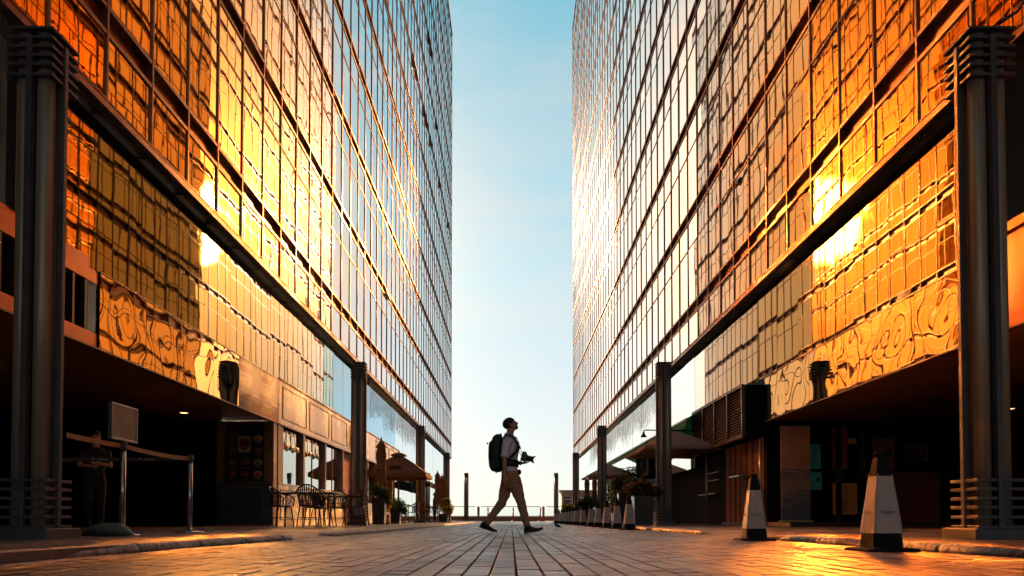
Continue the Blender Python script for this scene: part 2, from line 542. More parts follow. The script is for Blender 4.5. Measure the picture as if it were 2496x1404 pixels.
# ------------------------------------------------------------------ ground
def node_mat(name):
    m = D.materials.new(name); m.use_nodes = True
    return m, m.node_tree, m.node_tree.nodes['Principled BSDF'], m.node_tree.links.new

def paver_material(name, c1, c2, rough, bump):
    m, t, b, l = node_mat(name)
    g = t.nodes.new('ShaderNodeNewGeometry')
    n = t.nodes.new('ShaderNodeTexNoise'); n.inputs['Scale'].default_value = 1.7; n.inputs['Detail'].default_value = 8
    l(g.outputs['Position'], n.inputs['Vector'])
    mx = t.nodes.new('ShaderNodeMix'); mx.data_type = 'RGBA'
    l(g.outputs['Random Per Island'], mx.inputs['Factor'])
    mx.inputs[6].default_value = (*c1, 1); mx.inputs[7].default_value = (*c2, 1)
    mr = t.nodes.new('ShaderNodeMapRange'); mr.inputs['From Min'].default_value = 0.35; mr.inputs['From Max'].default_value = 0.7
    l(n.outputs['Fac'], mr.inputs['Value'])
    m2 = t.nodes.new('ShaderNodeMix'); m2.data_type = 'RGBA'; m2.blend_type = 'MULTIPLY'
    l(mr.outputs[0], m2.inputs['Factor']); l(mx.outputs[2], m2.inputs[6]); m2.inputs[7].default_value = (0.42, 0.42, 0.45, 1)
    sp = t.nodes.new('ShaderNodeTexNoise'); sp.inputs['Scale'].default_value = 260; sp.inputs['Detail'].default_value = 2
    l(g.outputs['Position'], sp.inputs['Vector'])
    sr = t.nodes.new('ShaderNodeMapRange'); sr.inputs['From Min'].default_value = 0.52; sr.inputs['From Max'].default_value = 0.68
    l(sp.outputs['Fac'], sr.inputs['Value'])
    m3 = t.nodes.new('ShaderNodeMix'); m3.data_type = 'RGBA'
    sc = t.nodes.new('ShaderNodeMath'); sc.operation = 'MULTIPLY'; l(sr.outputs[0], sc.inputs[0]); sc.inputs[1].default_value = 0.5
    l(sc.outputs[0], m3.inputs['Factor']); l(m2.outputs[2], m3.inputs[6]); m3.inputs[7].default_value = (0.42, 0.40, 0.38, 1)
    l(m3.outputs[2], b.inputs['Base Color'])
    rr = t.nodes.new('ShaderNodeMapRange'); rr.inputs['To Min'].default_value = rough - 0.14; rr.inputs['To Max'].default_value = rough + 0.16
    l(n.outputs['Fac'], rr.inputs['Value']); l(rr.outputs[0], b.inputs['Roughness'])
    b.inputs['Specular IOR Level'].default_value = 0.8
    bn = t.nodes.new('ShaderNodeTexNoise'); bn.inputs['Scale'].default_value = 70; bn.inputs['Detail'].default_value = 5
    l(g.outputs['Position'], bn.inputs['Vector'])
    bp = t.nodes.new('ShaderNodeBump'); bp.inputs['Distance'].default_value = bump
    l(bn.outputs['Fac'], bp.inputs['Height']); l(bp.outputs[0], b.inputs['Normal'])
    return m

M['paver'] = paver_material('street_pavers', (0.08, 0.050, 0.042), (0.24, 0.175, 0.155), 0.41, 0.0015)
M['mortar'] = material('brown_joint_sand', (0.012, 0.007, 0.005), 0.95, 0, 0.4, 30, bump=0.002, bscale=200, spec=0.1)
M['plaza'] = paver_material('far_paving', (0.17, 0.135, 0.12), (0.23, 0.19, 0.17), 0.42, 0.0012)
M['walk'] = paver_material('pavement_slabs', (0.13, 0.075, 0.055), (0.20, 0.125, 0.09), 0.44, 0.0015)
M['asphalt'] = material('dark_ground', (0.06, 0.05, 0.045), 0.8, 0, 0.3, 2)

tag(MB().box(-45, 45, -45, 74.6, -1.2, -0.016).build('ground', M['asphalt']), kind='structure')
mb = MB()
mb.box(-3.4, 3.6, 30.3, 74.0, -0.012, -0.002)
for i in range(12): pass
tag(mb.build('plaza_paving', M['plaza']), kind='structure')

# street of long narrow pavers, each a little out of level
rnd = random.Random(11)
mb = MB()
P = 0.113
for i in range(-27, 30):
    x0 = 0.029 + i * P; x1 = x0 + P - 0.0125
    off = (i % 2) * 0.103 + rnd.uniform(-0.02, 0.02)
    y = 0.35 + off
    lat = rnd.uniform(-0.001, 0.001)
    while y < 30.1:
        Ln = 0.2; y1 = y + Ln
        h = [rnd.uniform(-0.0016, 0.0016) + 0.0004 * math.sin(y * 2 + i) for _ in range(2)]
        e = rnd.uniform(-0.0013, 0.0013)
        c = 0.003
        a = x0 + lat + rnd.uniform(-0.0008, 0.0008); b = x1 + lat + rnd.uniform(-0.0008, 0.0008)
        top = [(a + c, y + c, h[0]), (b - c, y + c, h[0] + e), (b - c, y1 - c, h[1] + e), (a + c, y1 - c, h[1])]
        mid = [(a, y, h[0] - 0.002), (b, y, h[0] + e - 0.002), (b, y1, h[1] + e - 0.002), (a, y1, h[1] - 0.002)]
        bot = [(p[0], p[1], -0.013) for p in mid]
        mb.add(top + mid + bot, [(0, 1, 2, 3), (0, 4, 5, 1), (1, 5, 6, 2), (2, 6, 7, 3), (3, 7, 4, 0), (4, 8, 9, 5), (5, 9, 10, 6), (6, 10, 11, 7), (7, 11, 8, 4)])
        y = y1 + 0.0095
tag(mb.build('street', M['paver']), kind='structure')
mb = MB()
nx, ny = 2, 2
mb.box(-3.3, 3.5, -20, 30.3, -0.016, -0.0105)
tag(mb.build('street_joint_bed', M['mortar']), kind='structure')
mb = MB(); mb.box(-3.3, 3.5, -20, 0.3, -0.012, 0.0); tag(mb.build('street_behind', M['plaza']), kind='structure')
# slot drain across the street
mb = MB()
for k in range(28):
    xa = -3.2 + k * 0.24
    mb.box(xa, xa + 0.235, 30.12 + 0.0009 * (xa * 10) ** 2, 30.30 + 0.0009 * (xa * 10) ** 2, -0.01, 0.004)
tag(mb.build('drain_channel', M['black_wall']), kind='structure')
# yellow double line
M['yellow'] = material('worn_yellow_paint', (0.50, 0.25, 0.03), 0.5, 0, 0.5, 14, col2=(0.20, 0.11, 0.05), stretch=(1, 0.4, 1))
for xx in (-2.26, -2.09):
    mb = MB()
    for k in range(60):
        ya = -4 + k * 0.2
        if ya > 6.2: break
        mb.box(xx - 0.026, xx + 0.026, ya, ya + 0.195, 0.0016, 0.0032)
    tag(mb.build('road_marking', M['yellow']), kind='structure')

# pavements (raised 5.6 cm) with a dropped part on each side, slabs with joints
WZ = 0.056
def pave(side, pts_edge, name):
    """pts_edge: list of (y, X of the street-side edge, z of that edge)"""
    mb = MB()
    r2 = random.Random(5)
    ya = pts_edge[0][0]
    yy = ya
    segs = []
    while yy < pts_edge[-1][0] - 0.01:
        yb = min(yy + 0.62, pts_edge[-1][0]); segs.append((yy, yb)); yy = yb
    def edge(y):
        for (y0, a0, z0), (y1, a1, z1) in zip(pts_edge[:-1], pts_edge[1:]):
            if y0 <= y <= y1:
                f = (y - y0) / max(1e-6, (y1 - y0)); return a0 + (a1 - a0) * f, z0 + (z1 - z0) * f
        return pts_edge[-1][1:]
    for row, (a, b) in enumerate(segs):
        ea, za = edge(a); eb, zb = edge(b)
        u = 0.0; W_ = 13.5
        cuts = [0.0]
        q = r2.uniform(0.3, 0.9)
        while q < 4.6: cuts.append(q); q += 0.9
        cuts.append(W_ - 2.4)
        for u0, u1 in zip(cuts[:-1], cuts[1:]):
            g = 0.004
            def pt(y, u, e, z):
                k = min(1.0, u / 0.75)
                return (side * (e + u), y, z + (WZ - z) * k)
            tz = r2.uniform(-0.0015, 0.0015)
            p = [pt(a + g, u0 + g, ea, za), pt(a + g, u1 - g, ea, za), pt(b - g, u1 - g, eb, zb), pt(b - g, u0 + g, eb, zb)]
            p = [(v[0], v[1], v[2] + tz) for v in p]
            q2 = [(v[0], v[1], v[2] - 0.05) for v in p]
            f = [(0, 1, 2, 3), (0, 4, 5, 1), (1, 5, 6, 2), (2, 6, 7, 3), (3, 7, 4, 0)]
            if side < 0: f = [t[::-1] for t in f]
            mb.add(p + q2, f)
    tag(mb.build(name, M['walk']), kind='structure')
    mb = MB()
    return edge
eL = pave(-1, [(-8, 2.80, WZ), (8.2, 2.56, WZ), (8.7, 2.5, 0.004), (10.0, 2.42, 0.004), (10.5, 2.44, WZ), (33, 2.44, WZ), (42, 2.5, WZ), (52, 2.6, WZ), (72, 2.8, WZ)], 'left_pavement')
eR = pave(1, [(-8, 3.2, WZ), (8.1, 2.98, WZ), (8.9, 2.85, 0.004), (10.9, 2.80, 0.004), (11.6, 2.95, WZ), (33, 2.95, WZ), (72, 3.2, WZ)], 'right_pavement')
mb = MB()
mb.box(-13, -3.2, -8, 73, -0.01, 0.03)
mb.box(3.9, 16, -8, 73, -0.01, 0.03)
tag(mb.build('pavement_bed', M['mortar']), kind='structure')

# kerbs
def kerb_material(name, ca, cb, blocks):
    m, t, b, l = node_mat(name)
    g = t.nodes.new('ShaderNodeNewGeometry')
    sp = t.nodes.new('ShaderNodeSeparateXYZ'); l(g.outputs['Position'], sp.inputs[0])
    d = t.nodes.new('ShaderNodeMath'); d.operation = 'DIVIDE'; l(sp.outputs['Y'], d.inputs[0]); d.inputs[1].default_value = 0.92
    f = t.nodes.new('ShaderNodeMath'); f.operation = 'PINGPONG'; l(d.outputs[0], f.inputs[0]); f.inputs[1].default_value = 1.0
    gt = t.nodes.new('ShaderNodeMath'); gt.operation = 'GREATER_THAN'; l(f.outputs[0], gt.inputs[0]); gt.inputs[1].default_value = 0.62 if blocks else 2.0
    n = t.nodes.new('ShaderNodeTexNoise'); n.inputs['Scale'].default_value = 22; n.inputs['Detail'].default_value = 9; n.inputs['Roughness'].default_value = 0.7
    l(g.outputs['Position'], n.inputs['Vector'])
    mr = t.nodes.new('ShaderNodeMapRange'); mr.inputs['From Min'].default_value = 0.47; mr.inputs['From Max'].default_value = 0.56
    l(n.outputs['Fac'], mr.inputs['Value'])
    m1 = t.nodes.new('ShaderNodeMix'); m1.data_type = 'RGBA'; l(gt.outputs[0], m1.inputs['Factor'])
    m1.inputs[6].default_value = (*ca, 1); m1.inputs[7].default_value = (*cb, 1)
    m2 = t.nodes.new('ShaderNodeMix'); m2.data_type = 'RGBA'; l(mr.outputs[0], m2.inputs['Factor'])
    l(m1.outputs[2], m2.inputs[6]); m2.inputs[7].default_value = (0.16, 0.13, 0.11, 1)
    l(m2.outputs[2], b.inputs['Base Color'])
    b.inputs['Roughness'].default_value = 0.55
    bp = t.nodes.new('ShaderNodeBump'); bp.inputs['Distance'].default_value = 0.006
    l(n.outputs['Fac'], bp.inputs['Height']); l(bp.outputs[0], b.inputs['Normal'])
    return m
M['kerbL'] = kerb_material('worn_kerb_concrete', (0.42, 0.36, 0.32), (0.1, 0.1, 0.1), False)
M['kerbR'] = kerb_material('worn_painted_kerb', (0.50, 0.46, 0.40), (0.03, 0.03, 0.035), True)
def kerb(side, path, mat, seed):
    """path: list of (y, X of street face)"""
    r3 = random.Random(seed)
    def X(y):
        for (y0, a0), (y1, a1) in zip(path[:-1], path[1:]):
            if y0 <= y <= y1: return a0 + (a1 - a0) * (y - y0) / (y1 - y0)
        return path[-1][1]
    y = path[0][0]; end = path[-1][0]
    mb = MB()
    prof = [(0.0, -0.01), (0.0, 0.02), (0.004, 0.038), (0.016, 0.052), (0.036, 0.060), (0.08, 0.0625), (0.14, 0.061), (0.14, -0.01)]
    while y < end - 0.02:
        Ln = min(0.92, end - y)
        n = max(3, int(Ln / 0.045))
        rr = []
        for k in range(n + 1):
            yy = y + 0.006 + (Ln - 0.012) * k / n
            chip = 1.0 if 0 < k < n else 0.86
            ring = []
            for (u, z) in prof:
                w = noise.noise(Vector((u * 30 + seed, yy * 6.5, z * 40))) * 0.009
                w2 = noise.noise(Vector((u * 20 + 9, yy * 13, z * 30 + seed))) * 0.006
                big = max(0.0, noise.noise(Vector((seed * 3.1, yy * 2.3, 1.7))) - 0.15) * 0.05
                edge = 1.0 if 0.003 < u < 0.05 else (0.4 if z > 0 else 0.0)
                # rounded and sunk at both ends of a run
                fade = 1.0
                dd = min(yy - path[0][0], end - yy)
                if dd < 0.22: fade = 0.3 + 0.7 * math.sqrt(max(0, dd) / 0.22)
                inward = (1 - fade) * 0.12
                ring.append(Vector((side * (X(yy) + u + (w + big) * edge + inward + (1 - chip) * 0.03 * edge), yy, (z + w2 * edge - big * 0.25 * edge) * (fade if z > 0 else 1))))
            rr.append(ring if side > 0 else ring[::-1])
        mb.rings(rr, True, True)
        y += Ln
    tag(mb.build('kerb', mat), kind='structure')
kerb(-1, [(-3, 2.78), (4, 2.64), (7.0, 2.50), (8.5, 2.38)], M['kerbL'], 1)
kerb(-1, [(10.05, 2.34), (12, 2.26), (14, 2.22), (20, 2.18), (33, 2.25), (42, 2.35), (52, 2.45)], M['kerbL'], 2)
kerb(1, [(-3, 3.12), (3.5, 3.04), (8.2, 2.84)], M['kerbR'], 3)
kerb(1, [(11.3, 2.80), (13, 2.76), (33, 2.78)], M['kerbR'], 4)

# sea, far hills
m, t, b, l = node_mat('sea_water')
b.inputs['Base Color'].default_value = (0.10, 0.20, 0.22, 1); b.inputs['Roughness'].default_value = 0.25
n = t.nodes.new('ShaderNodeTexNoise'); n.inputs['Scale'].default_value = 0.4; n.inputs['Detail'].default_value = 6
g = t.nodes.new('ShaderNodeNewGeometry'); l(g.outputs['Position'], n.inputs['Vector'])
bp = t.nodes.new('ShaderNodeBump'); bp.inputs['Distance'].default_value = 0.4; l(n.outputs['Fac'], bp.inputs['Height']); l(bp.outputs[0], b.inputs['Normal'])
mb = MB(); mb.add([(-5000, 60, -4), (5000, 60, -4), (5000, 7500, -4), (-5000, 7500, -4)], [(0, 1, 2, 3)])
tag(mb.build('sea', m), kind='structure')
M['hill'] = material('far_hill_green', (0.10, 0.14, 0.12), 0.9, 0, 0.2, 0.01)
mb = MB()
vs = []; nseg = 60
for j in range(5):
    for i in range(nseg + 1):
        x = 60 + 420 * i / nseg
        f = math.sin(math.pi * i / nseg)
        h = 26 * f * (0.6 + 0.5 * noise.noise(Vector((x * 0.012, 3, 0)))) * [0, 0.6, 1, 0.6, 0][j]
        vs.append((x, 3900 + j * 90, -4.5 + h))
fs = [(j * (nseg + 1) + i, j * (nseg + 1) + i + 1, (j + 1) * (nseg + 1) + i + 1, (j + 1) * (nseg + 1) + i) for j in range(4) for i in range(nseg)]
mb.add(vs, fs, True); tag(mb.build('hills', M['hill']), kind='structure')

# ------------------------------------------------------------------ lamp columns
def lamp_column():
    c = thing('lamp_column', '', 'lamp column')
    z0 = WZ
    MB().box(-0.25, 0.25, -0.25, 0.25, z0 - 0.03, 0.148).build('plinth', M['column_dark'], c, bevel=0.006)
    mb = MB()
    for z in (0.16, 0.247, 0.33, 0.408, 0.488, 0.564):
        for (a, b2, cc, d) in ((-0.2, 0.2, -0.2, -0.155), (-0.2, 0.2, 0.155, 0.2), (-0.2, -0.155, -0.155, 0.155), (0.155, 0.2, -0.155, 0.155)):
            mb.box(a, b2, cc, d, z - 0.014, z + 0.014)
    mb.build('base_slats', M['column_dark'], c, bevel=0.003)
    mb = MB()
    for z in (4.10, 4.19, 4.27, 4.35, 4.43):
        for (a, b2, cc, d) in ((-0.2, 0.2, -0.2, -0.13), (-0.2, 0.2, 0.13, 0.2), (-0.2, -0.13, -0.13, 0.13), (0.13, 0.2, -0.13, 0.13)):
            mb.box(a, b2, cc, d, z - 0.014, z + 0.014)
    mb.build('cap_slats', M['column_dark'], c, bevel=0.003)
    MB().box(-0.205, 0.205, -0.205, 0.205, 4.498, 4.52).build('top_plate', M['column_dark'], c, bevel=0.003)
    for sx in (-1, 1):
        for sy in (-1, 1):
            MB().tube([(sx * 0.086, sy * 0.086, 0.15), (sx * 0.086, sy * 0.086, 4.495)], 0.072, 28).build('tube', M['column'], c)
    MB().box(-0.06, 0.06, -0.06, 0.06, 0.15, 4.49).build('core', M['black_wall'], c)
    for (sx, sy) in ((1, 0), (-1, 0), (0, 1), (0, -1)):
        mb = MB()
        if sx: mb.box(*sorted((sx * 0.15, sx * 0.212)), -0.024, 0.024, 0.149, 4.45)
        else: mb.box(-0.024, 0.024, *sorted((sy * 0.15, sy * 0.212)), 0.149, 4.45)
        mb.build('vertical_bar', M['column_dark'], c, bevel=0.003)
    return c
proto = lamp_column()
spots = [(-1, 6.69, 'dark slatted lamp column cut by the left edge, nearest on the left'),
         (1, 6.69, 'orange-lit slatted lamp column at the right edge with light wires over its cap'),
         (-1, 20.8, 'bronze lamp column on the left beside the round cafe sign and tall planter'),
         (1, 20.8, 'bronze lamp column on the right in front of the big open parasol'),
         (-1, 34.95, 'bronze lamp column behind the open parasol of the left cafe'),
         (1, 34.95, 'bronze lamp column at the end of the green awning'),
         (-1, 49.1, 'small lamp column at the far corner of the left tower'),
         (1, 49.1, 'small lamp column at the far corner of the right tower'),
         (-1, 70.8, 'far lamp column standing free against the sky left of the walker'),
         (1, 70.8, 'far lamp column standing free against the sky right of the walker')]
for i, (s_, y_, lab) in enumerate(spots):
    if i == 0:
        proto.location = (s_ * 4.19, y_, 0); o = proto
    else:
        o = dup(proto, (s_ * 4.19, y_, 0))
    tag(o, lab, None, 'lamp columns lining the street')

# ------------------------------------------------------------------ end of the street
M['brickw'], t, b, l = node_mat('brown_tile_wall')
tcn = t.nodes.new('ShaderNodeTexCoord')
mp = t.nodes.new('ShaderNodeMapping'); mp.inputs['Rotation'].default_value = (R(90), 0, 0)
l(tcn.outputs['Object'], mp.inputs[0])
bt = t.nodes.new('ShaderNodeTexBrick'); bt.inputs['Scale'].default_value = 4.0; bt.offset = 0.0
bt.inputs['Color1'].default_value = (0.34, 0.17, 0.12, 1); bt.inputs['Color2'].default_value = (0.28, 0.13, 0.09, 1); bt.inputs['Mortar'].default_value = (0.16, 0.08, 0.06, 1)
bt.inputs['Brick Width'].default_value = 0.5; bt.inputs['Row Height'].default_value = 0.4
l(mp.outputs[0], bt.inputs['Vector']); l(bt.outputs[0], b.inputs['Base Color'])
w = MB().box(-16, 16, 74.0, 74.35, -0.01, 0.5).build('parapet_wall', M['brickw'], bevel=0.01)
tag(w, 'low brown tiled wall closing the far end of the street by the sea', 'wall')
M['rail'] = material('grey_pink_rail_paint', (0.28, 0.22, 0.20), 0.5, 0.2)
m, t, b, l = node_mat('rail_glass')
b.inputs['Base Color'].default_value = (0.86, 0.96, 0.94, 1); b.inputs['Roughness'].default_value = 0.02; b.inputs['Transmission Weight'].default_value = 1.0; b.inputs['IOR'].default_value = 1.02
M['rail_glass'] = m
rl = thing('sea_railing', 'glass railing with a brown top rail on the low tiled wall by the sea', 'railing', (0, 74.18, 0.5))
posts = [-9.6, -3.2, 3.15, 9.6]
for a, b2 in zip([-15.9] + posts, posts + [15.9]):
    MB().bar((a + 0.3, 0, 0.95), (b2 - 0.3, 0, 0.95), 0.07, 0.06).build('top_rail', M['rail'], rl)
    MB().bar((a + 0.2, 0, 0.035), (b2 - 0.2, 0, 0.035), 0.05, 0.03).build('bottom_rail', M['rail'], rl)
    MB().box(a + 0.3, b2 - 0.3, -0.006, 0.006, 0.06, 0.9).build('glass_panel', M['rail_glass'], rl)
for p in posts:
    MB().box(p - 0.12, p + 0.12, -0.1, 0.1, 0, 0.95).build('post', M['rail'], rl, bevel=0.01)
M['red'] = material('red_plastic', (0.75, 0.04, 0.02), 0.45)
M['white'] = material('white_plastic', (0.75, 0.74, 0.72), 0.45)
M['rubber'] = material('black_rubber', (0.010, 0.010, 0.012), 0.75, 0, 0.3, 8, spec=0.15)
def bollard():
    c = thing('flexible_bollard', '', 'bollard')
    MB().lathe([(0.17, 0.0), (0.17, 0.02), (0.11, 0.05), (0.09, 0.09)], n=14).build('base', M['red'], c)
    MB().lathe([(0.07, 0.05), (0.068, 0.6), (0.062, 1.28), (0.03, 1.34)], n=14).build('post', M['red'], c)
    MB().lathe([(0.0712, 0.62), (0.0695, 0.95)], n=14).build('white_band', M['white'], c)
    return c
bo = bollard()
for i, (x_, lab) in enumerate([(-2.15, 'red and white flexible bollard behind the walker\'s rear leg'), (0.19, 'red and white flexible bollard between the walker\'s legs'), (2.65, 'red and white flexible bollard right of the walker, leaning')]):
    o = bo if i == 0 else dup(bo, (0, 0, 0))
    o.location = (x_, 70.4, -0.002)
    if i == 2: o.rotation_euler = (0, R(4), 0)
    tag(o, lab, None, 'red and white bollards at the far end')
# kiosk by the water
M['cream_plain'] = material('pale_painted_wall', (0.62, 0.52, 0.44), 0.6)
k = thing('waterside_kiosk', 'small pale kiosk with dark windows beside the far right lamp column', 'kiosk', (6.2, 72.4, 0))
MB().box(-1.45, 1.5, -0.9, 0.9, 0.0, 2.75).build('wall', M['cream_plain'], k)
MB().box(-1.7, 1.7, -1.1, 1.1, 2.75, 2.95).build('roof', M['cream_plain'], k, bevel=0.01)
for a in (-1.2, -0.45, 0.3):
    f = MB().box(a, a + 0.62, -0.93, -0.9, 1.25, 2.3).build('window', M['shop_glass'], k)
# ------------------------------------------------------------------ lower storeys, left side
def on(parent, mb, name, mat, bevel=0.0):
    """a part built in world coordinates and hung on its thing"""
    p = parent
    off = Vector((0, 0, 0))
    while p is not None:
        off -= p.location; p = p.parent
    return mb.build(name, mat, parent, bevel=bevel, loc=off)

M['cream'] = material('cream_lacquered_panel', (0.80, 0.60, 0.34), 0.26, 0.25, 0.08, 1.2, spec=0.9)
M['cream_d'] = material('dark_brown_moulding', (0.10, 0.045, 0.02), 0.45, 0.1)
M['wood_frame'] = material('brown_window_frame', (0.20, 0.09, 0.045), 0.4, 0.1, 0.25, 4)
M['teal'] = material('dark_teal_panel', (0.020, 0.055, 0.062), 0.5, 0, 0.2, 2)
M['reddoor'] = material('red_painted_door', (0.30, 0.035, 0.012), 0.45, 0, 0.2, 3)
M['orange_panel'] = material('orange_brown_cladding', (0.45, 0.15, 0.04), 0.38, 0.5, 0.2, 0.7)
M['louvre'] = material('dark_louvre_metal', (0.055, 0.040, 0.035), 0.42, 0.4, 0.2, 5)
M['steel'] = material('brushed_steel', (0.35, 0.33, 0.31), 0.3, 0.9, 0.2, 20, stretch=(1, 1, 0.1))

def printed_material():
    m, t, b, l = node_mat('printed_stripe_panel')
    g = t.nodes.new('ShaderNodeNewGeometry')
    sp = t.nodes.new('ShaderNodeSeparateXYZ'); l(g.outputs['Position'], sp.inputs[0])
    r = t.nodes.new('ShaderNodeValToRGB'); r.color_ramp.interpolation = 'CONSTANT'
    mr = t.nodes.new('ShaderNodeMapRange'); mr.inputs['From Min'].default_value = 2.70; mr.inputs['From Max'].default_value = 3.80
    l(sp.outputs['Z'], mr.inputs['Value']); l(mr.outputs[0], r.inputs[0])
    cols = [(0, (.52, .32, .18)), (.10, (.66, .48, .28)), (.2, (.30, .18, .10)), (.23, (.66, .46, .25)), (.29, (.38, .19, .13)), (.42, (.42, .22, .15)), (.47, (.62, .42, .22)),
            (.53, (.50, .32, .2)), (.55, (.70, .52, .34)), (.65, (.34, .15, .08)), (.67, (.70, .5, .32)), (.74, (.33, .2, .13)), (.77, (.52, .12, .09)), (.87, (.64, .42, .22)), (.92, (.45, .25, .16))]
    e = r.color_ramp.elements
    for i, (p, c) in enumerate(cols):
        q = e[i] if i < 2 else e.new(p)
        q.position = p; q.color = (*c, 1)
    # right half of each panel a plain brown with a slim pale bar
    d = t.nodes.new('ShaderNodeMath'); d.operation = 'MULTIPLY_ADD'; l(sp.outputs['Y'], d.inputs[0]); d.inputs[1].default_value = 1 / 1.425; d.inputs[2].default_value = -16.58 / 1.425
    f = t.nodes.new('ShaderNodeMath'); f.operation = 'FRACT'; l(d.outputs[0], f.inputs[0])
    gt = t.nodes.new('ShaderNodeMath'); gt.operation = 'GREATER_THAN'; l(f.outputs[0], gt.inputs[0]); gt.inputs[1].default_value = 0.58
    n = t.nodes.new('ShaderNodeTexNoise'); n.inputs['Scale'].default_value = 1.3
    mp = t.nodes.new('ShaderNodeMapping'); mp.inputs['Scale'].default_value = (1, 0.5, 4); l(g.outputs['Position'], mp.inputs[0]); l(mp.outputs[0], n.inputs['Vector'])
    br = t.nodes.new('ShaderNodeMix'); br.data_type = 'RGBA'; l(n.outputs['Fac'], br.inputs['Factor'])
    br.inputs[6].default_value = (0.30, 0.21, 0.16, 1); br.inputs[7].default_value = (0.45, 0.20, 0.10, 1)
    z1 = t.nodes.new('ShaderNodeMath'); z1.operation = 'COMPARE'; l(mr.outputs[0], z1.inputs[0]); z1.inputs[1].default_value = 0.36; z1.inputs[2].default_value = 0.014
    b2 = t.nodes.new('ShaderNodeMix'); b2.data_type = 'RGBA'; l(z1.outputs[0], b2.inputs['Factor']); l(br.outputs[2], b2.inputs[6]); b2.inputs[7].default_value = (0.75, 0.62, 0.45, 1)
    mx = t.nodes.new('ShaderNodeMix'); mx.data_type = 'RGBA'; l(gt.outputs[0], mx.inputs['Factor']); l(r.outputs[0], mx.inputs[6]); l(b2.outputs[2], mx.inputs[7])
    l(mx.outputs[2], b.inputs['Base Color']); b.inputs['Roughness'].default_value = 0.6
    return m
M['printed'] = printed_material()

XM = 5.97
def wavy_panel(side, X, y0, y1, z0, z1, seed):
    """polished sheet that bulges a few millimetres between its fixings"""
    mb = MB(); ny, nz = 14, 12
    vs = []
    for i in range(ny + 1):
        for j in range(nz + 1):
            y = y0 + (y1 - y0) * i / ny; z = z0 + (z1 - z0) * j / nz
            w = math.sin(math.pi * i / ny) * math.sin(math.pi * j / nz)
            d = (noise.noise(Vector((seed * 5.3, y * 1.5, z * 1.7))) * 0.007 + 0.002) * w
            vs.append((side * (X + d), y, z))
    fs = []
    for i in range(ny):
        for j in range(nz):
            a = i * (nz + 1) + j
            q = (a, a + nz + 1, a + nz + 2, a + 1)
            fs.append(q if side < 0 else q[::-1])
    mb.add(vs, fs, True)
    mb.box(*sorted((side * (X + 0.035), side * (X + 0.06))), y0, y1, z0, z1)
    return mb
for i in range(4):
    y0 = 10.93 + 1.41 * i
    on(tL, wavy_panel(-1, XM, y0 + 0.006, y0 + 1.402, 2.70, 3.80, i + 1), 'mirror_panel', M['mirror'])
for i in range(2):
    y0 = 16.58 + 1.425 * i
    on(tL, MB().box(-XM - 0.05, -XM, y0 + 0.006, y0 + 1.417, 2.70, 3.80), 'printed_panel', M['printed'])
on(tL, MB().box(-XM - 0.01, -XM + 0.012, 10.93, 19.42, 3.802, 3.825).box(-XM - 0.06, -XM + 0.01, 7.0, 19.42, 2.675, 2.698), 'edge_trim', M['wood_frame'])
# louvre bay by the near column
mb = MB().box(-XM - 0.3, -XM - 0.02, 5.0, 10.9, 3.62, 3.95).box(-XM - 0.3, -XM - 0.02, 5.0, 10.9, 2.70, 2.90)
on(tL, mb, 'orange_band', M['orange_panel'])
mb = MB()
mb.box(-XM - 0.2, -XM - 0.16, 5.0, 10.9, 2.9, 3.62)
for k in range(19):
    y = 5.2 + k * 0.3
    mb.box(-XM - 0.16, -XM - 0.03, y, y + 0.05, 2.90, 3.62)
on(tL, mb, 'louvre_bars', M['louvre'])
on(tL, MB().box(-XM - 0.1, -XM + 0.02, 9.0, 9.28, 3.96, 5.97), 'glazing_post', M['louvre'])
# passage ceiling, back wall, floor edge
on(tL, MB().box(-11.2, -XM - 0.05, 2.0, 19.15, 2.72, 2.80), 'passage_ceiling', M['ceiling'])
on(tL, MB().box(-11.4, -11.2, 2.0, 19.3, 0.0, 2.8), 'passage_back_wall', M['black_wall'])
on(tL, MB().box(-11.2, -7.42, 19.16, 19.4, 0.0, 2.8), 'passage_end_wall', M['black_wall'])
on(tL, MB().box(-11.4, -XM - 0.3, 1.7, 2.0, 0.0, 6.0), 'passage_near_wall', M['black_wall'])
def downlight(x, y, z, lab, lit=True):
    t_ = thing('ceiling_light', lab, 'ceiling light', (x, y, z), 0, 'round ceiling lights under the overhangs')
    MB().lathe([(0.115, -0.002), (0.125, -0.012), (0.098, -0.016), (0.092, -0.004)], n=20).build('rim', M['steel'], t_)
    m = D.materials.get('warm_lamp_glow')
    if not m:
        m = D.materials.new('warm_lamp_glow'); m.use_nodes = True
        b_ = m.node_tree.nodes['Principled BSDF']; b_.inputs['Base Color'].default_value = (0.9, 0.6, 0.3, 1)
        b_.inputs['Emission Color'].default_value = (1.0, 0.55, 0.22, 1); b_.inputs['Emission Strength'].default_value = 5.0
        m2 = material('unlit_lamp_glass', (0.18, 0.11, 0.07), 0.3)
    MB().lathe([(0.09, -0.003), (0.09, -0.008)], n=20).build('lens', m if lit else D.materials['unlit_lamp_glass'], t_)
    return t_
downlight(-7.66, 18.1 - 0.4, 2.722, 'lit round ceiling light under the left overhang near the menu board')
downlight(-7.6, 14.0, 2.722, 'unlit round ceiling light in the left overhang above the barrier posts', False)

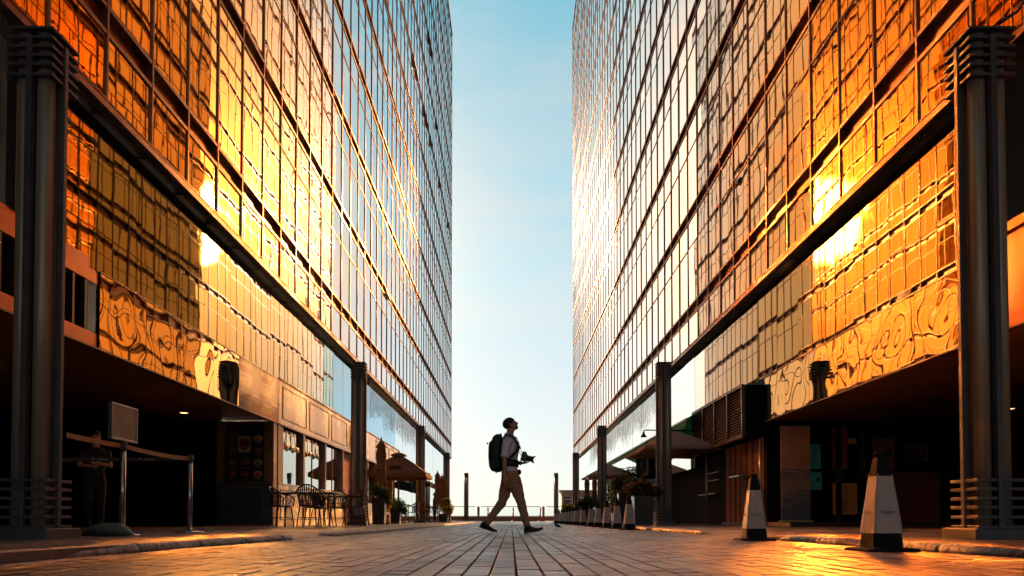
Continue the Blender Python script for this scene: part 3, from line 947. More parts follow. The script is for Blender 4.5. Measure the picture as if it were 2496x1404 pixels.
# corner kiosk with the menu board
kz = thing('corner_booth', 'dark teal booth with a red-brown frame holding the menu board', 'booth', (-6.7, 19.3, 0))
on(kz, MB().box(-7.42, -XM - 0.02, 19.10, 19.9, WZ, 2.70), 'frame', M['wood_frame'])
on(kz, MB().box(-7.40, -XM - 0.04, 19.06, 19.10, 0.12, 1.13), 'base_panel', M['teal'])
mb = MB()
for (a, b2, c, d) in ((-7.25, -6.22, 1.0, 1.02), (-7.25, -6.22, 0.24, 0.26), (-7.25, -7.23, 0.26, 1.0), (-6.24, -6.22, 0.26, 1.0)):
    mb.box(a, b2, 19.045, 19.06, c, d)
on(kz, mb, 'base_moulding', M['wood_frame'])
M['menu_black'] = material('black_menu_board', (0.012, 0.010, 0.012), 0.35)
mn = thing('menu_board', 'black menu board with pictures of dishes on the dark teal booth', 'menu board', (-6.7, 19.05, 1.9))
on(mn, MB().box(-7.20, -6.22, 19.05, 19.085, 1.17, 2.62), 'board', M['menu_black'])
def flatmat(name, c, r_=0.5):
    return D.materials.get(name) or material(name, c, r_)
dishes = [(0, 0, 'r'), (1, 0, 'r'), (2, 0, 'R'), (0, 1, 'g'), (1, 1, 'r'), (2, 1, 'w'), (0, 2, 'b'), (2, 2, 'r'), (0, 3, 'r'), (2, 3, 'o')]
dm = {'r': flatmat('dish_red', (0.22, 0.03, 0.02)), 'R': flatmat('dish_bright_red', (0.6, 0.05, 0.02)), 'o': flatmat('dish_orange', (0.5, 0.14, 0.03)), 'g': flatmat('dish_grey', (0.10, 0.08, 0.08)), 'w': flatmat('dish_tan', (0.28, 0.17, 0.1)), 'b': flatmat('dish_brown', (0.15, 0.05, 0.04))}
dp = flatmat('plate_white', (0.32, 0.29, 0.26))
for (cx, cy, kk) in dishes:
    x = -7.02 + cx * 0.325; z = 1.35 + cy * 0.30
    mb = MB(); rr = []
    for (rad, yy) in ((0.115, 19.047), (0.115, 19.043), (0.09, 19.041)):
        rr.append([Vector((x + rad * math.cos(2 * math.pi * q / 18), yy, z + rad * 0.78 * math.sin(2 * math.pi * q / 18))) for q in range(18)])
    mb.rings(rr)
    pl = on(mn, mb, 'dish_picture', dp if kk in 'Rwo' else dm['g'])
    rr = []
    for (rad, yy) in ((0.085, 19.040), (0.085, 19.037)):
        rr.append([Vector((x + rad * (1 + 0.12 * math.sin(q * 2.3 + cx)) * math.cos(2 * math.pi * q / 18), yy, z + rad * 0.72 * (1 + 0.12 * math.cos(q * 3.1 + cy)) * math.sin(2 * math.pi * q / 18))) for q in range(18)])
    mb = MB(); mb.rings(rr); on(pl, mb, 'food', dm[kk])
    mb = MB()
    for q in range(5): mb.box(x - 0.085 + q * 0.035, x - 0.06 + q * 0.035, 19.043, 19.047, z - 0.135, z - 0.118)
    on(mn, mb, 'caption', flatmat('caption_grey', (0.22, 0.2, 0.19)))
on(mn, MB().box(-6.87, -6.55, 19.042, 19.048, 1.90, 2.32), 'centre_card', flatmat('card_tan', (0.30, 0.23, 0.15)))
mb = MB(); rr = []
for (rad, yy) in ((0.135, 19.041), (0.135, 19.038), (0.10, 19.036)):
    rr.append([Vector((-6.71 + rad * math.cos(2 * math.pi * q / 20), yy, 2.11 + rad * math.sin(2 * math.pi * q / 20))) for q in range(20)])
mb.rings(rr); on(mn, mb, 'card_emblem', flatmat('emblem_maroon', (0.10, 0.02, 0.02)))
on(mn, MB().box(-6.79, -6.63, 19.032, 19.036, 2.02, 2.045), 'card_banner', flatmat('card_tan', (0.30, 0.23, 0.15)))

# ---- cream cafe front
cf = thing('cafe', 'cream panelled cafe front with big windows and a red door on the left side', 'shop front', (-XM, 19.45, 0))
on(cf, MB().box(-XM - 0.3, -XM, 19.45, 27.68, 2.66, 3.83).box(-XM - 0.3, -XM, 27.71, 40.4, 2.66, 3.83), 'fascia', M['cream'])
on(cf, MB().box(-XM - 0.2, -XM + 0.035, 19.45, 40.4, 3.83, 3.87).box(-XM - 0.2, -XM + 0.03, 19.45, 40.4, 2.66, 2.70), 'cornice', M['wood_frame'])
def moulding(y0, y1, z0, z1, X=XM, w=0.03):
    mb = MB()
    for (a, b2, c, d) in ((y0, y1, z0, z0 + w), (y0, y1, z1 - w, z1), (y0, y0 + w, z0 + w, z1 - w), (y1 - w, y1, z0 + w, z1 - w)):
        mb.box(-X, -X + 0.016, a, b2, c, d)
    return mb
for (a, b2) in ((19.75, 22.05), (22.4, 24.8), (25.15, 27.45), (28.0, 30.4), (33.4, 34.6), (34.9, 36.9), (37.2, 39.2)):
    on(cf, moulding(a, b2, 2.84, 3.70), 'fascia_moulding', M['cream_d'])
on(cf, MB().box(-XM - 0.3, -XM, 19.45, 27.2, WZ, 1.13), 'base_wall', M['cream'])
on(cf, MB().box(-XM - 0.3, -XM + 0.03, 19.45, 27.2, 1.13, 1.16), 'sill', M['cream'])
for (a, b2) in ((19.6, 21.75), (22.0, 24.3), (24.6, 26.8)):
    on(cf, moulding(a, b2, 0.2, 1.0), 'base_moulding', M['cream_d'])
for (a, b2) in ((19.60, 21.72), (21.98, 24.28), (24.52, 26.86)):
    wn = on(cf, MB().box(-XM - 0.14, -XM - 0.11, a, b2, 1.17, 2.64), 'window', M['shop_glass'])
on(cf, MB().box(-XM - 0.16, -XM - 0.135, 19.6, 27.0, 1.16, 2.66), 'window_backing', M['black_wall'])
for y in (19.5, 21.85, 24.4, 26.95):
    on(cf, MB().box(-XM - 0.2, -XM + 0.0, y - 0.08, y + 0.08, 1.16, 2.66), 'window_post', M['wood_frame'])
for y in (23.1, 25.7):
    on(cf, MB().box(-XM - 0.13, -XM - 0.09, y - 0.012, y + 0.012, 1.17, 2.64), 'window_bar', M['wood_frame'])
# red entrance
d_ = on(cf, MB().box(-XM - 0.32, -XM - 0.25, 27.1, 29.6, WZ, 2.66), 'door', M['reddoor'])
on(d_, MB().box(-XM - 0.24, -XM - 0.20, 28.1, 28.16, 1.0, 1.35), 'door_handle', M['steel'])
on(cf, MB().box(-XM - 0.24, -XM - 0.2, 27.6, 28.0, 1.55, 1.75), 'door_notice', flatmat('notice_red', (0.45, 0.10, 0.06)))
# glazing further on, with posts
for y in (29.8, 31.6, 33.4, 35.2, 36.4, 38.2, 40.2):
    on(cf, MB().box(-XM - 0.25, -XM, y - 0.09, y + 0.09, WZ, 2.66), 'pier', M['wood_frame'])
for (a, b2) in ((29.9, 31.5), (31.7, 33.3), (33.5, 35.1), (35.3, 36.3), (36.5, 38.1)):
    on(cf, MB().box(-XM - 0.18, -XM - 0.15, a, b2, 0.9, 2.65), 'window', M['shop_glass'])
    on(cf, MB().box(-XM - 0.2, -XM - 0.05, a, b2, WZ, 0.9), 'base_wall', M['cream'])
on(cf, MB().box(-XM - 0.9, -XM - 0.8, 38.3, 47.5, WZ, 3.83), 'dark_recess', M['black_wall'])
on(cf, MB().box(-XM - 0.8, -XM - 0.1, 41.0, 41.1, 1.1, 2.2), 'kitchen_panel', M['steel'])
on(cf, MB().box(-XM - 0.5, -XM + 0.05, 40.5, 45.0, 1.0, 1.06), 'counter', M['wood_frame'])
on(cf, MB().box(-XM - 0.5, -XM - 0.45, 40.5, 45.0, WZ, 1.0), 'counter_front', M['orange_panel'])
mb = MB()
for q in range(8): mb.bar((-XM + 0.02, 40.6, 2.35 + q * 0.07), (-XM + 0.02, 44.4, 2.35 + q * 0.07), 0.05, 0.02)
on(cf, mb, 'louvre', M['column_dark'])
# round sign: dark crescent with a pale disc
M['sign_pale'] = material('pale_lilac_sign', (0.55, 0.48, 0.50), 0.4)
sg = thing('round_sign', 'round pale sign with a dark edge on the cream fascia behind the second left column', 'sign', (-XM + 0.02, 29.0, 3.27))
rr = [[Vector((xx, 29.05 + 0.66 * math.cos(2 * math.pi * q / 28), 3.27 + 0.40 * math.sin(2 * math.pi * q / 28))) for q in range(28)] for xx in (-XM, -XM + 0.14)]
mb = MB(); mb.rings(rr); on(sg, mb, 'dark_rim', M['cream_d'])
rr = [[Vector((xx, 29.25 + 0.50 * math.cos(2 * math.pi * q / 28), 3.27 + 0.36 * math.sin(2 * math.pi * q / 28))) for q in range(28)] for xx in (-XM + 0.14, -XM + 0.16)]
mb = MB(); mb.rings(rr); on(sg, mb, 'face', M['sign_pale'])
# globes hanging behind the cafe glass, seen just inside the panes
gl = flatmat('orange_globe', (0.85, 0.42, 0.12), 0.3); gb = flatmat('teal_globe', (0.25, 0.5, 0.48), 0.3)
for i, (y, mt, lab) in enumerate([(20.25, gl, 'orange round lantern in the first cafe window, nearest'), (20.72, gb, 'teal round lantern in the first cafe window'), (21.3, gl, 'orange round lantern at the far side of the first cafe window'), (22.65, gl, 'orange round lantern in the second cafe window'), (23.5, gb, 'teal round lantern in the second cafe window')]):
    q = thing('lantern', lab, 'lantern', (-XM - 0.045, y, 2.16), 0, 'round lanterns in the cafe windows')
    MB().sphere((0, 0, 0), (0.045, 0.13, 0.085), 14, 8).build('globe', mt, q)
    MB().tube([(0, 0, 0.08), (0, 0, 0.47)], 0.004, 6).build('cord', M['black_wall'], q)
# black awning and poster stand further down on the left
aw = thing('black_awning', 'black sloping awning over the last shop on the left', 'awning', (-XM, 50, 2.9))
mb = MB()
for (z, dx) in ((0.0, 0.0), (-0.03, 0.0)):
    pass
mb.add([(-6.10, 45.5, 3.05), (-4.85, 45.5, 2.35), (-4.85, 57.0, 2.35), (-6.10, 57.0, 3.05), (-6.10, 45.5, 2.99), (-4.85, 45.5, 2.12), (-4.85, 57.0, 2.12), (-6.10, 57.0, 2.99)],
       [(0, 1, 2, 3), (7, 6, 5, 4), (0, 4, 5, 1), (3, 2, 6, 7), (1, 5, 6, 2), (0, 3, 7, 4)])
on(aw, mb, 'canopy', M['black_wall'])
on(aw, MB().box(-6.2, -6.1, 45.5, 57.0, WZ, 2.95), 'shop_opening', M['black_wall'])

# ------------------------------------------------------------------ lower storeys, right side
XN = 6.35
for i in range(6):
    y1 = 18.92 - 1.41 * i; y0 = y1 - 1.396
    on(tR, wavy_panel(1, XN, y0, y1, 2.68, 3.77, i + 11), 'mirror_panel', M['mirror'])
on(tR, MB().box(XN - 0.012, XN + 0.01, 10.46, 18.92, 3.772, 3.80).box(XN - 0.01, XN + 0.06, 7.0, 18.92, 2.655, 2.678), 'edge_trim', M['wood_frame'])
on(tR, MB().box(XN + 0.02, XN + 0.2, 5.0, 10.42, 2.66, 3.90), 'orange_band', M['orange_panel'])
on(tR, MB().box(XN - 0.02, XN + 0.02, 5.0, 10.42, 3.90, 4.02), 'band_trim', M['orange_panel'])
on(tR, MB().box(XN + 0.06, 13.2, 2.0, 18.95, 2.70, 2.78), 'passage_ceiling', M['ceiling'])
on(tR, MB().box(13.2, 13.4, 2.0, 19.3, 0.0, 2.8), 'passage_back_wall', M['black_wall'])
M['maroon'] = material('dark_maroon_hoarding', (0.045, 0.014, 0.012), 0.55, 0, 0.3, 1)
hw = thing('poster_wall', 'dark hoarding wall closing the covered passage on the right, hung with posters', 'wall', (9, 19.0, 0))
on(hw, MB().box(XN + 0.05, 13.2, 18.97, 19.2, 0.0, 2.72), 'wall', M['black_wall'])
on(hw, MB().box(XN + 0.05, 13.2, 17.4, 18.97, 0.0, 0.155), 'step', M['maroon'])
for (a, b2) in ((XN + 1.9, 8.1), (8.75, 8.85)): on(hw, MB().box(a, b2, 18.93, 18.97, 0.16, 2.5), 'batten', M['maroon'])
downlight(9.95, 16.6, 2.702, 'lit round ceiling light just left of the near right column')
downlight(11.15, 16.9, 2.702, 'lit round ceiling light just right of the near right column')
for i, (x, y) in enumerate([(7.4, 15.2), (8.6, 15.2), (7.4, 12.6), (8.7, 12.4)]):
    downlight(x, y, 2.702, ['unlit round ceiling light in the right overhang nearest the louvred box', 'unlit round ceiling light in the right overhang above the teal posters', 'unlit round ceiling light in the right overhang above the smaller cone', 'unlit round ceiling light in the right overhang above the larger cone'][i], False)

# posters
def pz(py, d=18.95): return (1265 - py) / 1850.0 * d + CAMZ
def px_(p, d=18.95): return (p - 1246) / 1850.0 * d
txt = flatmat('print_dark', (0.03, 0.02, 0.02)); txtl = flatmat('print_pale', (0.4, 0.36, 0.3)); blob = flatmat('print_crimson', (0.25, 0.03, 0.05))
def poster(x0, x1, y0, y1, mat, lab, content, group='posters on the dark hoarding'):
    X0, X1, Z1, Z0 = px_(x0), px_(x1), pz(y0), pz(y1)
    t_ = thing('poster', lab, 'poster', ((X0 + X1) / 2, 18.95, Z0), 0, group)
    on(t_, MB().box(X0, X1, 18.93, 18.965, Z0, Z1), 'sheet', mat)
    r4 = random.Random(int(x0))
    mb = MB(); w, h = X1 - X0, Z1 - Z0
    if content == 'list':
        n = max(4, int(h / 0.045))
        for q in range(n):
            z = Z1 - h * (0.12 + 0.8 * q / n)
            xx = X0 + w * 0.12
            while xx < X0 + w * (0.55 + 0.15 * r4.random()):
                L_ = r4.uniform(0.02, 0.07); mb.box(xx, xx + L_, 18.925, 18.929, z, z + 0.014); xx += L_ + 0.014
    elif content == 'menu':
        for q in range(6):
            for c_ in range(2):
                x = X0 + w * (0.10 + 0.26 * c_); z = Z1 - h * (0.13 + 0.145 * q)
                mb.box(x, x + w * 0.13, 18.925, 18.929, z, z + h * 0.06)
                mb.box(x + w * 0.03, x + w * 0.16, 18.9245, 18.9249, z - h * 0.03, z - h * 0.01)
        for q in range(10):
            z = Z1 - h * (0.14 + 0.075 * q); mb.box(X0 + w * 0.58, X0 + w * r4.uniform(0.72, 0.92), 18.925, 18.929, z, z + h * 0.015)
    elif content == 'blob':
        mb.sphere((X0 + w * 0.72, 18.93, Z0 + h * 0.55), (w * 0.16, 0.006, h * 0.14), 12, 6)
        for q in range(4): mb.box(X0 + w * 0.15, X0 + w * r4.uniform(0.4, 0.6), 18.925, 18.929, Z0 + h * (0.2 + 0.1 * q), Z0 + h * (0.22 + 0.1 * q))
    elif content == 'frame':
        for (a, b2, c, d) in ((0, 1, 0, .02), (0, 1, .98, 1), (0, .05, .02, .98), (.95, 1, .02, .98)): mb.box(X0 + w * a, X0 + w * b2, 18.922, 18.929, Z0 + h * c, Z0 + h * d)
        for q in range(3): mb.box(X0 + w * .15, X0 + w * .85, 18.924, 18.929, Z0 + h * (.62 + .1 * q), Z0 + h * (.64 + .1 * q))
    if mb.v: on(t_, mb, 'print', {'frame': blob, 'blob': txt}.get(content, txt))
    return t_
tealp = flatmat('teal_poster', (0.04, 0.55, 0.65)); teald = flatmat('dull_teal_poster', (0.06, 0.28, 0.32)); redp = flatmat('dark_red_poster', (0.24, 0.05, 0.04)); orp = flatmat('orange_poster', (0.75, 0.28, 0.08)); blk = flatmat('black_poster', (0.02, 0.015, 0.017))
poster(1944, 2001, 1083, 1143, tealp, 'wide teal menu poster, upper one beside the tall sunset banner', 'menu')
poster(1950, 1971, 1155, 1192, teald, 'small dull teal notice below the wide teal menu', 'list')
poster(1973, 2003, 1150, 1194, tealp, 'small bright teal notice with a dark figure below the wide teal menu', 'blob')
poster(2030, 2066, 1042, 1143, redp, 'tall narrow dark red poster with a thin frame', 'frame')
poster(2128, 2182, 1070, 1146, redp, 'dark red poster behind the top of the nearer cone', 'blob')
poster(2207, 2262, 1080, 1125, blk, 'black poster with a dim red border at the upper right', 'frame')
poster(2030, 2089, 1178, 1254, orp, 'orange poster covered with lines of text', 'list')
poster(2104, 2290, 1152, 1275, flatmat('big_red_board', (0.17, 0.035, 0.025)), 'very wide dark red board behind the nearer cone', '')
poster(2070, 2088, 1068, 1082, flatmat('yellow_sticker', (0.55, 0.35, 0.08)), 'small yellow oval sticker beside the tall narrow red poster', '')
# roll-up banner with a sunset over water
m, t, b, l = node_mat('sunset_print')
g = t.nodes.new('ShaderNodeNewGeometry'); sp = t.nodes.new('ShaderNodeSeparateXYZ'); l(g.outputs['Position'], sp.inputs[0])
mr = t.nodes.new('ShaderNodeMapRange'); mr.inputs['From Min'].default_value = 0.2; mr.inputs['From Max'].default_value = 2.46; l(sp.outputs['Z'], mr.inputs['Value'])
mp = t.nodes.new('ShaderNodeMapping'); mp.inputs['Scale'].default_value = (1.2, 1, 14); l(g.outputs['Position'], mp.inputs[0])
n = t.nodes.new('ShaderNodeTexNoise'); n.inputs['Scale'].default_value = 1.5; n.inputs['Detail'].default_value = 4; l(mp.outputs[0], n.inputs['Vector'])
gt = t.nodes.new('ShaderNodeMath'); gt.operation = 'LESS_THAN'; l(mr.outputs[0], gt.inputs[0]); gt.inputs[1].default_value = 0.56
ns = t.nodes.new('ShaderNodeMath'); ns.operation = 'MULTIPLY_ADD'; l(n.outputs['Fac'], ns.inputs[0]); ns.inputs[1].default_value = 0.55; ns.inputs[2].default_value = -0.27
nm = t.nodes.new('ShaderNodeMath'); nm.operation = 'MULTIPLY'; l(ns.outputs[0], nm.inputs[0]); l(gt.outputs[0], nm.inputs[1])
ad = t.nodes.new('ShaderNodeMath'); ad.operation = 'ADD'; l(mr.outputs[0], ad.inputs[0]); l(nm.outputs[0], ad.inputs[1])
r = t.nodes.new('ShaderNodeValToRGB'); e = r.color_ramp.elements
for i, (p, c) in enumerate([(0, (.10, .11, .12)), (.2, (.14, .13, .13)), (.38, (.36, .22, .16)), (.5, (.12, .11, .12)), (.56, (.42, .26, .2)), (.575, (.55, .22, .10)), (.75, (.6, .28, .14)), (1, (.48, .22, .14))]):
    q = e[i] if i < 2 else e.new(p)
    q.position = p; q.color = (*c, 1)
l(ad.outputs[0], r.inputs[0]); l(r.outputs[0], b.inputs['Base Color']); b.inputs['Roughness'].default_value = 0.5
bn_ = thing('banner_stand', 'tall roll-up banner with an orange sunset over water in the right passage', 'banner', (6.75, 17.6, 0.155))
mb = MB(); vs = []
on(bn_, MB().box(6.39, 7.09, 17.96, 17.975, 0.2, 2.42), 'banner', m)
on(bn_, MB().box(6.36, 7.12, 17.90, 18.02, 0.156, 0.20), 'base', flatmat('banner_base', (0.5, 0.32, 0.12), 0.35))
on(bn_, MB().bar((6.39, 17.97, 2.43), (7.09, 17.97, 2.43), 0.02), 'top_bar', M['steel'])

# black louvred box
def louvre_box(name, lab, x0, x1, y0, y1, z0, z1, nb, slat, dark):
    t_ = thing(name, lab, 'louvred box', ((x0 + x1) / 2, y0, z0), 0, 'louvred boxes on the right side')
    on(t_, MB().box(x0 + 0.09, x1, y0, y1, z0, z1), 'housing', dark)
    w = (y1 - y0) / nb
    for k in range(nb):
        a = y0 + w * k + 0.05; b2 = a + w - 0.1
        mb = MB(); z = z0 + 0.1
        while z < z1 - 0.08:
            mb.add([(x0 + 0.075, a, z + 0.045), (x0 + 0.02, a, z), (x0 + 0.02, b2, z), (x0 + 0.075, b2, z + 0.045), (x0 + 0.075, a, z + 0.035), (x0 + 0.03, a, z - 0.006), (x0 + 0.03, b2, z - 0.006), (x0 + 0.075, b2, z + 0.035)],
                   [(0, 1, 2, 3), (7, 6, 5, 4), (0, 4, 5, 1), (1, 5, 6, 2), (2, 6, 7, 3)])
            z += 0.075
        on(t_, mb, 'louvre_panel', slat)
    mb = MB()
    for k in range(nb + 1): mb.box(x0, x0 + 0.09, y0 + w * k - 0.045, y0 + w * k + 0.045, z0, z1)
    mb.box(x0 - 0.002, x0 + 0.088, y0 + 0.045, y1 - 0.045, z0 - 0.02, z0 + 0.07).box(x0 - 0.002, x0 + 0.088, y0 + 0.045, y1 - 0.045, z1 - 0.06, z1 + 0.02)
    on(t_, mb, 'frame', M['louvre'])
    return t_
louvre_box('louvred_box', 'large black louvred box jutting out over the wooden wall on the right', 5.97, 6.60, 19.62, 25.0, 2.35, 3.72, 4, material('louvre_slat_grey', (0.42, 0.33, 0.31), 0.4, 0.3), M['black_wall'])
louvre_box('louvred_box', 'small grey louvred box above the white tiled wall behind the second right column', 6.0, 6.62, 33.3, 36.4, 2.2, 3.2, 2, material('louvre_slat_pale', (0.42, 0.38, 0.36), 0.4, 0.3), M['black_wall'])
# plank wall, dark shop front
ww = thing('plank_wall', 'reddish wooden plank wall under the large black louvred box', 'wall', (6.5, 19.2, 0))
r5 = random.Random(4)
pm = [material('plank_brown', (0.24, 0.09, 0.04), 0.75, 0, 0.4, 3, stretch=(8, 8, 0.6)), material('plank_dark', (0.04, 0.016, 0.010), 0.75, 0, 0.4, 3, stretch=(8, 8, 0.6)), material('plank_red', (0.30, 0.05, 0.025), 0.75, 0, 0.4, 3, stretch=(8, 8, 0.6)), material('plank_ochre', (0.42, 0.20, 0.07), 0.75, 0, 0.4, 3, stretch=(8, 8, 0.6))]
for q in range(4):
    mb = MB()
    for k in range(26):
        if r5.randrange(4) == q or (k * 7 + 3) % 4 == q:
            y = 19.22 + k * 0.13
            if (k * 7 + 3) % 4 != q: continue
            mb.box(6.38 + r5.uniform(0, 0.02), 6.5, y, y + 0.122, 0.1, 2.3)
    on(ww, mb, 'planks', pm[q])
on(ww, MB().box(6.30, 6.38, 19.2, 22.7, WZ, 0.14), 'plinth', M['column_dark'])
on(ww, MB().box(6.0, 6.42, 20.0, 20.9, 1.36, 1.39), 'shelf', M['steel'])
dk = thing('dark_shop_front', 'black unlit shop front between the plank wall and the second right column', 'shop front', (6.8, 26, 0))
on(dk, MB().box(6.75, 6.85, 22.6, 33.2, WZ, 3.9), 'wall', M['black_wall'])
on(dk, MB().box(6.3, 6.8, 22.6, 33.2, 2.7, 2.78), 'canopy', M['louvre'])
on(dk, MB().box(6.68, 6.74, 24.5, 26.0, 1.5, 1.52).box(6.68, 6.74, 24.5, 26.0, 1.75, 1.77).box(6.6, 6.74, 24.6, 26.8, 1.05, 1.08), 'shelves', M['orange_panel'])
MBp = MB().tube([(0, 0, 0), (0, 0, 2.15)], 0.035, 12)
pp = thing('metal_post', 'thin pale metal post in front of the black shop front', 'post', (5.9, 22.9, WZ))
MBp.build('shaft', M['steel'], pp); MB().lathe([(0.09, 0), (0.09, 0.015), (0.04, 0.03)], n=14).build('foot', M['steel'], pp)
dpipe = thing('downpipe', 'pale vertical pipe at the near end of the plank wall', 'pipe', (6.28, 19.1, 0.1))
MB().tube([(0, 0, 0), (0, 0, 2.15)], 0.035, 12).build('pipe', M['steel'], dpipe)
MB().tube([(0, 0, 0.9), (0, 0, 0.95)], 0.045, 12).build('collar', M['steel'], dpipe)
# tiled wall
m, t, b, l = node_mat('white_glazed_tiles')
tcn = t.nodes.new('ShaderNodeNewGeometry'); mp = t.nodes.new('ShaderNodeMapping'); mp.inputs['Rotation'].default_value = (R(90), 0, R(90))
sx = t.nodes.new('ShaderNodeSeparateXYZ'); cx = t.nodes.new('ShaderNodeCombineXYZ'); l(tcn.outputs['Position'], sx.inputs[0]); l(sx.outputs['Y'], cx.inputs[0]); l(sx.outputs['Z'], cx.inputs[1])
bt = t.nodes.new('ShaderNodeTexBrick'); bt.inputs['Scale'].default_value = 3.2; bt.inputs['Color1'].default_value = (0.62, 0.56, 0.50, 1); bt.inputs['Color2'].default_value = (0.50, 0.40, 0.34, 1); bt.inputs['Mortar'].default_value = (0.03, 0.02, 0.02, 1); bt.inputs['Mortar Size'].default_value = 0.05
l(cx.outputs[0], bt.inputs['Vector']); l(bt.outputs[0], b.inputs['Base Color']); b.inputs['Roughness'].default_value = 0.15
tw = tag(MB().box(6.45, 6.7, 33.2, 37.0, WZ, 2.2).build('tiled_wall', m), 'white glazed tile wall with dark joints behind the second right column', 'wall')
on(tR, MB().box(6.3, 6.42, 37.0, 48.0, 2.0, 2.12), 'window_ledge', M['louvre'])

# green awning
M['greencloth'] = material('green_awning_cloth', (0.06, 0.70, 0.36), 0.7, 0, 0.2, 4)
ga = thing('green_awning', 'long green awning with a scalloped edge on the right side', 'awning', (6.4, 24.2, 3.9))
mb = MB()
mb.add([(6.5, 24.2, 3.92), (6.5, 43.6, 3.92), (5.0, 43.6, 3.18), (5.6, 24.2, 3.45), (6.5, 24.2, 3.88), (6.5, 43.6, 3.88), (5.0, 43.6, 3.14), (5.6, 24.2, 3.41)],
       [(0, 3, 2, 1), (4, 5, 6, 7), (0, 4, 7, 3), (1, 2, 6, 5), (3, 7, 6, 2), (0, 1, 5, 4)])
on(ga, mb, 'canopy', M['greencloth'])
mb = MB(); n_ = 44
for k in range(n_):
    f0, f1 = k / n_, (k + 1) / n_
    for (a, b2) in ((f0, (f0 + f1) / 2), ((f0 + f1) / 2, f1)):
        xa, xb = 5.6 - 0.6 * a, 5.6 - 0.6 * b2
        ya, yb = 24.2 + 19.4 * a, 24.2 + 19.4 * b2
        za, zb = 3.42 - 0.27 * a, 3.42 - 0.27 * b2
        d0 = 0.20 if a == f0 else 0.27; d1 = 0.27 if a == f0 else 0.20
        mb.add([(xa, ya, za), (xb, yb, zb), (xb - 0.01, yb, zb - d1), (xa - 0.01, ya, za - d0), (xa + 0.008, ya, za), (xb + 0.008, yb, zb), (xb, yb, zb - d1), (xa, ya, za - d0)], [(0, 3, 2, 1), (4, 5, 6, 7), (3, 7, 6, 2)])
on(ga, mb, 'valance', M['greencloth'])
on(ga, MB().bar((5.6, 24.2, 3.43), (5.0, 43.6, 3.16), 0.05), 'front_bar', M['steel'])
for y in (30.0, 43.4):
    on(ga, MB().bar((6.45, y, 3.1), (5.35, y, 3.25), 0.04), 'arm', M['black_wall'])
# arm lamp in front of the awning
al = thing('arm_lamp', 'small black lamp on a thin horizontal arm beside the second right column', 'lamp', (4.1, 22.4, 2.9))
zL = 0.0
on(al, MB().tube([(5.6, 22.6, 2.86), (3.98, 22.4, 2.86), (3.93, 22.4, 2.84), (3.92, 22.4, 2.79)], 0.018, 8), 'arm', M['black_wall'])
on(al, MB().lathe([(0.03, 0.0), (0.035, -0.05), (0.085, -0.13), (0.09, -0.15)], c=(3.92, 22.4, 2.80), n=14), 'lamp_shade', M['black_wall'])
# ------------------------------------------------------------------ people
skin = material('skin', (0.55, 0.29, 0.20), 0.5, 0, 0.12, 8)
hairm = material('short_dark_hair', (0.035, 0.022, 0.018), 0.75, 0, 0.4, 60, bump=0.004, bscale=160)
def V(*a): return Vector(a)
def remesh(o, vox, sm=4, fac=0.5):
    r = o.modifiers.new('fuse', 'REMESH'); r.mode = 'VOXEL'; r.voxel_size = vox; r.use_smooth_shade = True
    s_ = o.modifiers.new('soften', 'SMOOTH'); s_.factor = fac; s_.iterations = sm
def folds(o, size, strength):
    t = D.textures.new('cloth_folds', 'CLOUDS'); t.noise_scale = size; t.noise_depth = 2
    m = o.modifiers.new('folds', 'DISPLACE'); m.texture = t; m.strength = strength; m.mid_level = 0.5; m.texture_coords = 'LOCAL'
def limb(mb, pts, n=14):
    """pts: [(Vector, radius)...]"""
    mb.tube([p for p, r in pts], [r for p, r in pts], n)
    for p, r in pts[1:-1]:
        rr = r if isinstance(r, (int, float)) else min(r)
        mb.sphere(p, rr * 0.97, 12, 8)
def hand(mb, wrist, dirv, palm_n, curl=0.35, s=1.0, thumb_side=1, spread=1.0):
    d = dirv.normalized(); n = (palm_n - d * palm_n.dot(d)).normalized(); w = d.cross(n).normalized() * thumb_side
    pl = 0.095 * s
    st = []
    M_ = Matrix((w, n, d)).transposed()
    for (t, a, b) in ((0.0, 0.027, 0.021), (0.3, 0.034, 0.019), (0.7, 0.041, 0.016), (1.0, 0.040, 0.013)):
        st.append((wrist + d * (pl * t), a * s, b * s, M_))
    mb.ell(st, 14)
    for i, (off, ln, r) in enumerate(((0.030, 0.070, 0.0088), (0.010, 0.080, 0.0092), (-0.010, 0.074, 0.0088), (-0.029, 0.058, 0.0078))):
        p = wrist + d * (pl * 0.92) + w * (off * s)
        dd = (d + w * off * 2.0 * spread).normalized(); pts = [(p, r * s)]
        for k, f in enumerate((0.45, 0.32, 0.23)):
            c = curl * (0.6 + 0.5 * k) + 0.05 * i * curl
            dd = (dd * math.cos(c) + n * math.sin(c)).normalized()
            p = p + dd * (ln * f * s); pts.append((p, r * s * (0.95 - 0.1 * k)))
        limb(mb, pts, 10)
    p = wrist + d * (pl * 0.22) + w * (0.026 * s)
    dd = (d * 0.7 + w * 0.75 + n * 0.35).normalized()
    pts = [(p, 0.0125 * s)]
    for f, c in ((0.036, 0.0), (0.030, 0.35), (0.024, 0.35)):
        dd = (dd * math.cos(c) + d * math.sin(c) * 0.8 + n * math.sin(c) * curl).normalized()
        p = p + dd * (f * s); pts.append((p, 0.0105 * s))
    limb(mb, pts, 10)
